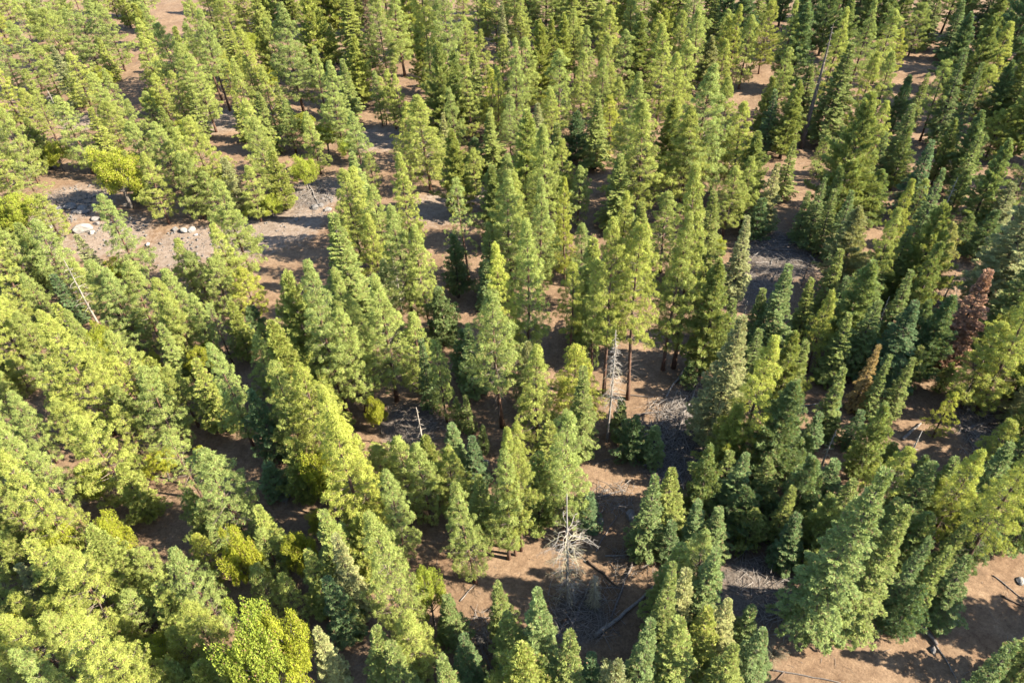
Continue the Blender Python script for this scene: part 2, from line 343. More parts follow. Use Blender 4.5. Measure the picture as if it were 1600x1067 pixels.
LOGS = [
  (6.38,31.47,12.75,36.31,0.20,0,0,'long pale log lying beside the stump-like snag'),
  (12.63,41.16,7.48,33.13,0.15,1,8,'thin grey log with stub branches crossing the dark litter'),
  (6.52,39.47,9.16,36.42,0.14,2,0,'short dark log ending against the thin grey log'),
  (7.37,40.52,10.33,44.61,0.06,1,0,'slender dark pole lying past the boulder by the pines'),
  (8.34,39.82,14.48,39.61,0.08,0,26,'fallen grey treetop fanning out its bare side branches'),
  (4.26,32.66,6.27,36.48,0.20,1,4,'thick half-rotten log behind the stump-like snag'),
  (3.39,33.02,6.33,36.31,0.11,2,2,'dark narrow log parallel to the half-rotten log'),
  (14.41,58.41,19.04,59.28,0.12,1,3,'grey log along the upper edge of the branch heap'),
  (21.68,65.68,18.40,61.08,0.15,0,6,'pale slanting log above the branch heap'),
  (20.38,58.28,17.65,53.70,0.19,1,5,'stout grey log lying down through the branch heap'),
  (17.03,61.17,12.44,62.31,0.07,1,0,'thin log on sandy soil beneath the twin pines'),
  (8.36,51.23,11.04,52.22,0.07,1,2,'thin bent log below the slim snag'),
  (19.92,58.05,23.32,63.67,0.12,0,3,'pale log slanting up from the branch heap'),
  (19.52,52.63,22.47,56.60,0.07,0,2,'thin bleached pole inside the branch heap'),
  (34.33,58.79,37.46,59.12,0.10,0,2,'pale short log on the sunny patch by firs'),
  (51.35,53.48,60.19,56.80,0.20,1,24,'big fallen tree with grey branches across the sandy gap'),
  (43.99,52.74,47.03,55.00,0.18,0,0,'pale broken log at the edge of sandy gap'),
  (46.03,55.69,49.08,55.36,0.09,2,0,'thin dark log flat on the sandy gap'),
  (51.29,53.00,51.20,49.95,0.10,1,8,'short branchy log below the big fallen tree'),
  (36.26,30.95,36.73,29.12,0.26,1,0,'thick grey log rolled against the corner boulders'),
  (36.73,29.12,37.09,26.18,0.06,0,0,'thin pole pointing away from the corner boulders'),
  (45.22,35.60,46.91,33.17,0.07,1,3,'thin dark pole under the leaning corner pine'),
  (44.98,33.43,46.47,32.39,0.10,2,0,'dark log under the leaning corner pine'),
  (21.26,27.64,27.01,26.29,0.07,1,0,'long thin grey pole along the shaded bank'),
  (22.55,27.44,21.46,26.65,0.07,2,0,'short dark pole meeting the long thin pole'),
  (22.87,32.02,24.73,32.24,0.05,0,0,'curved pale branch on the dark bank'),
  (-88.79,129.19,-84.66,132.67,0.07,0,0,'straight white pole on the rocky clearing'),
  (-77.71,112.50,-75.19,108.89,0.28,2,0,'short thick brown log among the clearing rocks'),
  (-41.23,108.12,-36.02,106.88,0.13,1,0,'brown log lying along the shaded clearing'),
  (-49.88,99.87,-48.39,103.04,0.05,1,6,'thin dead branch on the bare clearing'),
  (-35.33,118.52,-32.51,110.46,0.12,0,6,'pale log poking out of the brush pile'),
  (-6.30,35.80,-4.75,37.42,0.06,0,0,'thin pale pole at the foot of lone pine'),
  (-4.72,32.18,-2.63,27.67,0.08,1,3,'dark thin log running between the dark firs'),
  (-19.60,58.82,-17.14,57.64,0.10,2,0,'short dark log on the sunny sand by small oak'),
  (-39.54,52.11,-37.16,51.18,0.12,2,0,'brown log on the sunny patch by broad pine'),
  (39.17,87.30,41.00,90.51,0.06,0,0,'bleached pole in the shaded log patch'),
  (40.35,87.61,41.53,90.25,0.05,0,0,'second bleached pole in the shaded log patch'),
  (41.31,87.94,42.36,89.75,0.05,0,0,'short bleached pole in the shaded log patch'),
  (38.71,91.14,46.10,90.29,0.10,1,8,'long grey log across the shaded log patch'),
  (38.35,83.36,40.22,86.39,0.08,1,2,'grey log lying downhill in the log patch'),
  (39.45,92.83,46.31,93.12,0.12,1,6,'grey log bounding the shaded log patch'),
  (42.09,81.90,45.29,87.20,0.08,2,0,'dark log beside the shaded log patch'),
  (48.43,126.43,49.85,127.62,0.12,0,0,'white weathered log end by the dark saplings'),
  (8.92,47.02,11.47,47.72,0.12,1,3,'grey log in the dark gap near round cedar'),
  (15.34,51.72,17.87,52.49,0.07,0,2,'thin bleached branch on the lower branch heap'),
]
ROCKS = [
  (-76.95,114.04,1.14,'wide grey'),
  (-74.75,113.57,1.00,'flat grey'),
  (-75.55,112.41,0.78,'small dark'),
  (-73.73,112.46,0.78,'small grey'),
  (-78.40,112.46,1.06,'rounded grey'),
  (-77.87,107.77,0.83,'rounded pale'),
  (-71.59,106.21,1.43,'large white'),
  (-75.03,105.53,0.75,'small pale'),
  (-71.12,109.81,0.77,'angular grey'),
  (-70.16,108.44,0.69,'angular grey'),
  (-69.75,105.56,0.61,'small white'),
  (-59.23,101.61,0.50,'small white'),
  (-77.57,113.83,0.78,'angular grey'),
  (-74.77,112.23,0.64,'small dark'),
  (-55.90,105.66,0.68,'dark leaning'),
  (-54.21,105.01,0.88,'pale wedge-shaped'),
  (-52.82,104.89,0.88,'white wedge-shaped'),
  (-51.73,103.48,0.40,'small pale'),
  (-30.46,108.95,0.69,'rounded grey'),
  (-32.80,109.69,0.83,'angular grey'),
  (-31.94,110.40,0.56,'small grey'),
  (-35.32,106.06,0.48,'small grey'),
  (37.81,30.64,0.51,'pale rounded'),
  (39.07,31.19,0.59,'flat pale'),
  (36.26,28.74,0.40,'dark rounded'),
  (47.63,35.04,0.46,'pale half-hidden'),
  (11.54,44.18,0.85,'flat broad'),
  (8.28,43.93,0.55,'dark upright'),
  (-3.63,52.39,0.55,'grey'),
  (31.81,59.10,0.34,'small'),
]
PILES = [  # quads on the ground, stick count, longest stick
  (16.5,60.1,20.5,59.9,19.3,54.3,15.5,54.6,150,3.6,'across the upper branch heap'),
  (15.8,54.5,19.3,54.3,18.1,48.4,14.8,48.6,170,3.6,'across the lower branch heap'),
  (21.0,63.4,24.0,63.2,21.7,53.4,19.0,53.6,110,3.2,'under the yellow-green pine'),
  (39.5,94.6,47.6,93.9,44.8,85.6,37.1,86.2,190,3.5,'over the shaded log patch'),
  (35.9,88.0,41.1,87.6,38.9,80.6,34.0,81.0,80,2.5,'below the shaded log patch'),
  (3.0,36.5,8.5,36.2,7.9,31.5,2.7,31.8,170,2.6,'around the stump-like snag'),
  (9.5,41.3,13.8,41.1,13.1,37.3,9.0,37.5,70,2.2,'around the fallen treetop'),
  (-15.2,61.2,-8.8,60.7,-8.6,55.6,-14.7,56.0,110,2.2,'beneath the slim young pine'),
  (53.0,57.2,58.5,56.8,54.9,50.2,49.7,50.5,150,3.0,'over the sandy gap'),
  (21.5,38.6,27.3,38.3,26.2,34.9,20.6,35.2,80,2.5,'in the dark hollow by the big cedar'),
  (22.4,34.5,26.6,34.2,25.4,30.8,21.4,31.0,80,2.4,'on the dark bank by the tan shrub'),
  (-37.2,117.5,-31.3,117.0,-29.7,107.1,-35.3,107.6,150,2.6,'of the brush pile by the clearing'),
  (8.4,48.1,12.2,47.9,11.7,45.0,8.0,45.2,110,2.2,'in the dark gap by round cedar'),
  (62.7,81.8,66.0,81.5,62.8,75.1,59.6,75.4,60,2.5,'behind the rust-brown dead fir'),
  (-6.0,34.3,-2.3,34.1,-2.4,30.1,-5.9,30.3,60,2.0,'between the dark firs'),
  (-83.3,169.7,-77.3,169.0,-74.6,160.5,-80.3,161.1,40,2.0,'beside the narrow dirt strip'),
  (38.6,53.6,39.4,53.5,37.9,49.9,37.2,49.9,30,2.0,'under the leaning snag'),
  (-77.0,106.8,-68.8,106.1,-67.8,103.5,-75.9,104.2,40,1.2,'among the clearing rocks'),
]
MARKS = [
  (-72.1,112.8,'the rocky dirt clearing'),
  (-51.9,102.0,'the wedge-shaped rocks'),
  (-35.2,97.8,'the shaded dirt clearing'),
  (3.9,35.4,'the broad branchy snag'),
  (10.5,54.7,'the tall slim snag'),
  (17.4,51.4,'the fallen branch heap'),
  (55.3,63.9,'the rust-brown dead fir'),
  (55.9,124.2,'the long bare trunk'),
  (54.6,54.8,'the sandy gap with fallen trees'),
  (41.5,89.5,'the shaded log patch'),
  (37.9,30.8,'the corner boulders'),
  (-30.6,172.9,'the tan dead fir'),
  (-25.6,29.2,'the big yellow oaks'),
  (-24.9,136.3,'the sandy opening'),
  (-10.9,107.2,'the round shaded hollow'),
  (-5.7,80.8,'the striped-shadow gap'),
  (-92.4,184.1,'the narrow dirt strip'),
  (-58.7,147.4,'the bare sandy bank'),
  (-5.3,37.6,'the lone sandy bank'),
  (14.3,61.6,'the twin tall pines'),
  (49.8,132.4,'the sunlit patch'),
  (94.7,156.1,'the high sandy patch'),
  (-39.4,54.9,'the shaded hollow'),
  (-57.7,64.3,'the shaded furrow'),
  (-39.5,41.6,'the striped sunny bank'),
  (-16.9,152.3,'the three tall trunks'),
  (15.3,106.8,'the dark corridor'),
]
SHRUBS = [
  (21.9,28.9,1.6,'bushy tan dry shrub on the shaded bank by the cedars'),
  (-25.4,49.1,2.0,'grey leafless shrub under the yellow-green pines'),
  (-77.4,162.8,2.0,'grey leafless shrub by the narrow dirt strip'),
  (-67.9,77.7,1.8,'grey leafless shrub beside the shaded furrow'),
  (57.5,97.4,2.2,'pale leafless shrub under the firs'),
  (22.7,101.1,2.0,'pale arching leafless shrub under the big pine'),
  (-3.2,112.8,1.6,'rusty-grey low shrub by the sandy opening'),
  (-3.7,31.7,1.3,'small grey dry shrub between the dark firs'),
  (8.3,74.1,1.8,'grey leafless shrub beneath the slender pines'),
  (-17.5,47.4,1.6,'grey leafless shrub below the bright pine slope'),
  (17.0,30.3,1.5,'grey dead shrub tucked in the cedar clump'),
  (-54.5,62.4,1.4,'small grey shrub by the shaded furrow'),
  (-67.1,114.5,1.0,'white twiggy shrub in shade by the yellow oak'),
]
PALE = [
  (-77.8,115.5,8),
  (-66.5,104.2,7),
  (-52.4,100.2,7),
  (-42.4,102.1,7),
  (-36.8,105.5,7),
  (-33.1,115.7,6),
  (-59.4,147.5,7),
  (-24.9,136.3,6),
  (-10.9,108.2,6),
  (-77.0,101.3,6),
  (-90.0,150.9,5),
  (-4.4,112.9,4),
]
GREY = [
  (17.7,53.2,5),
  (21.2,59.0,4),
  (41.5,89.5,7),
  (34.5,82.0,5),
  (5.1,33.4,3),
  (22.2,35.4,4),
  (-12.8,58.7,4),
  (54.1,53.8,4),
  (-33.8,113.6,4),
]
SNAG_B = (4.0, 35.4)
SNAG_A = (10.4, 54.6)
SNAG_C = (6.5, 34.6)
SNAG_T = (55.7, 123.0)


def prop(o, label=None, cat=None, group=None, kind=None):
    if label: o['label'] = label
    if cat: o['category'] = cat
    if group: o['group'] = group
    if kind: o['kind'] = kind
    return o

def link(name, me, parent=None):
    o = bpy.data.objects.new(name, me); COLL.objects.link(o)
    if parent: o.parent = parent
    return o

def build_ground():
    gx = np.concatenate([[-3000, -1500, -700, -350, -220], np.arange(-160, 181, 1.0), [230, 360, 700, 1500, 3000]])
    gy = np.concatenate([[-3000, -1200, -400, -150, -60], np.arange(-20, 281, 1.0), [330, 450, 800, 1600, 3500]])
    X, Y = np.meshgrid(gx, gy); Zg = ground_z(X, Y)
    Zg[(X < -165) | (X > 185) | (Y < -25) | (Y > 285)] *= 0.2
    V = np.stack([X, Y, Zg], 2).reshape(-1, 3); nx = len(gx); ny = len(gy)
    i = (np.arange(ny - 1)[:, None] * nx + np.arange(nx - 1)[None, :]).ravel()
    T = np.concatenate([np.stack([i, i + 1, i + nx + 1], 1), np.stack([i, i + nx + 1, i + nx], 1)])
    m, n, l = new_mat('forest_floor')
    tc = n.new('ShaderNodeTexCoord')
    def noise(sc, det=6, rg=.6):
        z = n.new('ShaderNodeTexNoise'); z.inputs['Scale'].default_value = sc; z.inputs['Detail'].default_value = det; z.inputs['Roughness'].default_value = rg
        l.new(tc.outputs['Object'], z.inputs['Vector']); return z
    def mix(a, b, fac, mode='MIX'):
        q = n.new('ShaderNodeMix'); q.data_type = 'RGBA'; q.blend_type = mode
        if isinstance(fac, float): q.inputs['Factor'].default_value = fac
        else: l.new(fac, q.inputs['Factor'])
        l.new(a, q.inputs['A']); l.new(b, q.inputs['B']); return q.outputs['Result']
    n1, n2, n3 = noise(.18), noise(1.1, 8, .72), noise(4.0, 12, .85)
    litter = ramp(n, [(.28, (.10, .065, .045)), (.45, (.215, .135, .088)), (.58, (.31, .205, .135)), (.72, (.40, .285, .195))]); l.new(n2.outputs[0], litter.inputs[0])
    big = ramp(n, [(.35, (.19, .115, .07)), (.65, (.36, .25, .165))]); l.new(n1.outputs[0], big.inputs[0])
    base = mix(litter.outputs[0], big.outputs[0], .45)
    dirt = ramp(n, [(.3, (.20, .145, .11)), (.5, (.30, .23, .18)), (.7, (.37, .30, .25))]); l.new(n2.outputs[0], dirt.inputs[0])
    grey = ramp(n, [(.3, (.075, .058, .048)), (.5, (.17, .14, .12)), (.72, (.29, .25, .215))]); l.new(n3.outputs[0], grey.inputs[0])
    at = n.new('ShaderNodeAttribute'); at.attribute_name = 'bare_soil'; at2 = n.new('ShaderNodeAttribute'); at2.attribute_name = 'grey_litter'
    def edge(a):
        q = n.new('ShaderNodeMath'); q.operation = 'MULTIPLY_ADD'; q.inputs[1].default_value = 1.0; l.new(n2.outputs[0], q.inputs[0]); l.new(a.outputs['Fac'], q.inputs[2])
        r = n.new('ShaderNodeMapRange'); r.inputs[1].default_value = .75; r.inputs[2].default_value = 1.15; l.new(q.outputs[0], r.inputs[0]); return r.outputs[0]
    c = mix(base, dirt.outputs[0], edge(at)); c = mix(c, grey.outputs[0], edge(at2))
    fine = ramp(n, [(.36, (.30, .27, .26)), (.46, (.85, .83, .82)), (.56, (1.1, 1.1, 1.08)), (.68, (1.75, 1.7, 1.6))]); l.new(n3.outputs[0], fine.inputs[0])
    c = mix(c, fine.outputs[0], .8, 'MULTIPLY')
    hsg = n.new('ShaderNodeHueSaturation'); hsg.inputs['Value'].default_value = .5; hsg.inputs['Saturation'].default_value = 1.0; hsg.inputs['Hue'].default_value = .505; l.new(c, hsg.inputs['Color']); c = hsg.outputs[0]
    p = n.new('ShaderNodeBsdfPrincipled'); p.inputs['Roughness'].default_value = .95; p.inputs['Specular IOR Level'].default_value = .1
    l.new(c, p.inputs['Base Color'])
    bp = n.new('ShaderNodeBump'); bp.inputs['Strength'].default_value = .7; bp.inputs['Distance'].default_value = .12
    l.new(n3.outputs[0], bp.inputs['Height']); l.new(bp.outputs[0], p.inputs['Normal'])
    o = n.new('ShaderNodeOutputMaterial'); l.new(p.outputs[0], o.inputs[0])
    me = make_mesh('ground', V, T, m, smooth=True)
    for nm, L in (('bare_soil', PALE), ('grey_litter', GREY)):
        f = np.zeros(len(V))
        for x, y, r in L: f = np.maximum(f, np.clip(1.35 - np.hypot(V[:, 0] - x, V[:, 1] - y) / r, 0, 1))
        a = me.attributes.new(nm, 'FLOAT', 'POINT'); a.data.foreach_set('value', f.astype(np.float32))
    prop(link('ground', me), kind='structure')
build_ground()

# ------------------------------------------------------------------ trees
V_PINE = [pine(5, 1.5, .10, 1, 1.15, .29, 46), pine(7.5, 1.6, .10, 2, 1.15, .30, 48), pine(8, 2.5, .10, 3, 1.1, .33), pine(11, 2.0, .13, 11, 1.0, .34),
          pine(11.5, 2.6, .13, 12, 1.0, .35), pine(11.5, 2.5, .13, 13, 1.0, .35), pine(11, 3.9, .14, 14, .95, .38), pine(15, 2.3, .16, 15, 1.0, .35), pine(15.5, 3.2, .14, 21, .95, .37),
          pine(16, 3.1, .18, 22, .95, .37), pine(15.5, 4.5, .15, 23, .9, .40), pine(20, 3.0, .2, 24, .95, .38), pine(21, 4.4, .16, 25, .9, .40)]
V_TALL = [pine(13, 2.3, .36, 33, .95, .35), pine(17, 2.8, .40, 31, .95, .36), pine(22, 3.8, .40, 32, .95, .38)]
V_SPARSE = [pine(15, 3.2, .22, 41, .55, .34, 44, .35), pine(11, 2.6, .2, 42, .55, .34, 44, .35)]
V_FIR = [fir(4.5, 1.2, .06, 51, 'cedar', .27, 24), fir(6.5, 1.3, .06, 52, 'fir', .28, 24), fir(7, 2.2, .06, 53, 'cedar', .30, 24), fir(10, 1.7, .07, 61, 'fir', .32, 24),
         fir(10.5, 2.3, .07, 62, 'cedar', .32, 26), fir(10.5, 2.2, .07, 63, 'fir', .32, 26), fir(10, 3.4, .06, 64, 'cedar', .34, 26), fir(15, 2.3, .08, 71, 'fir', .34, 26),
         fir(16, 3.2, .08, 72, 'cedar', .36, 26), fir(16, 3.1, .08, 73, 'fir', .36, 26), fir(16, 4.9, .06, 74, 'cedar', .38, 26), fir(20, 3.2, .1, 75, 'fir', .36, 26)]
def best(vs, h, r):
    """the prototype whose own size is closest, so that needles keep their size; near ties are drawn by lot"""
    return min(vs, key=lambda v: abs(math.log(h / v['H'])) + 1.2 * abs(math.log(r / v['R'])) + rnd.uniform(0, .22))
V_OAK = [oak(6.5, 2.9, s) for s in (81, 82, 83)]
V_DEADFIR = [fir(12, 2.4, .08, 91, 'fir', .36, 40, M_DEADLEAF, .97)]

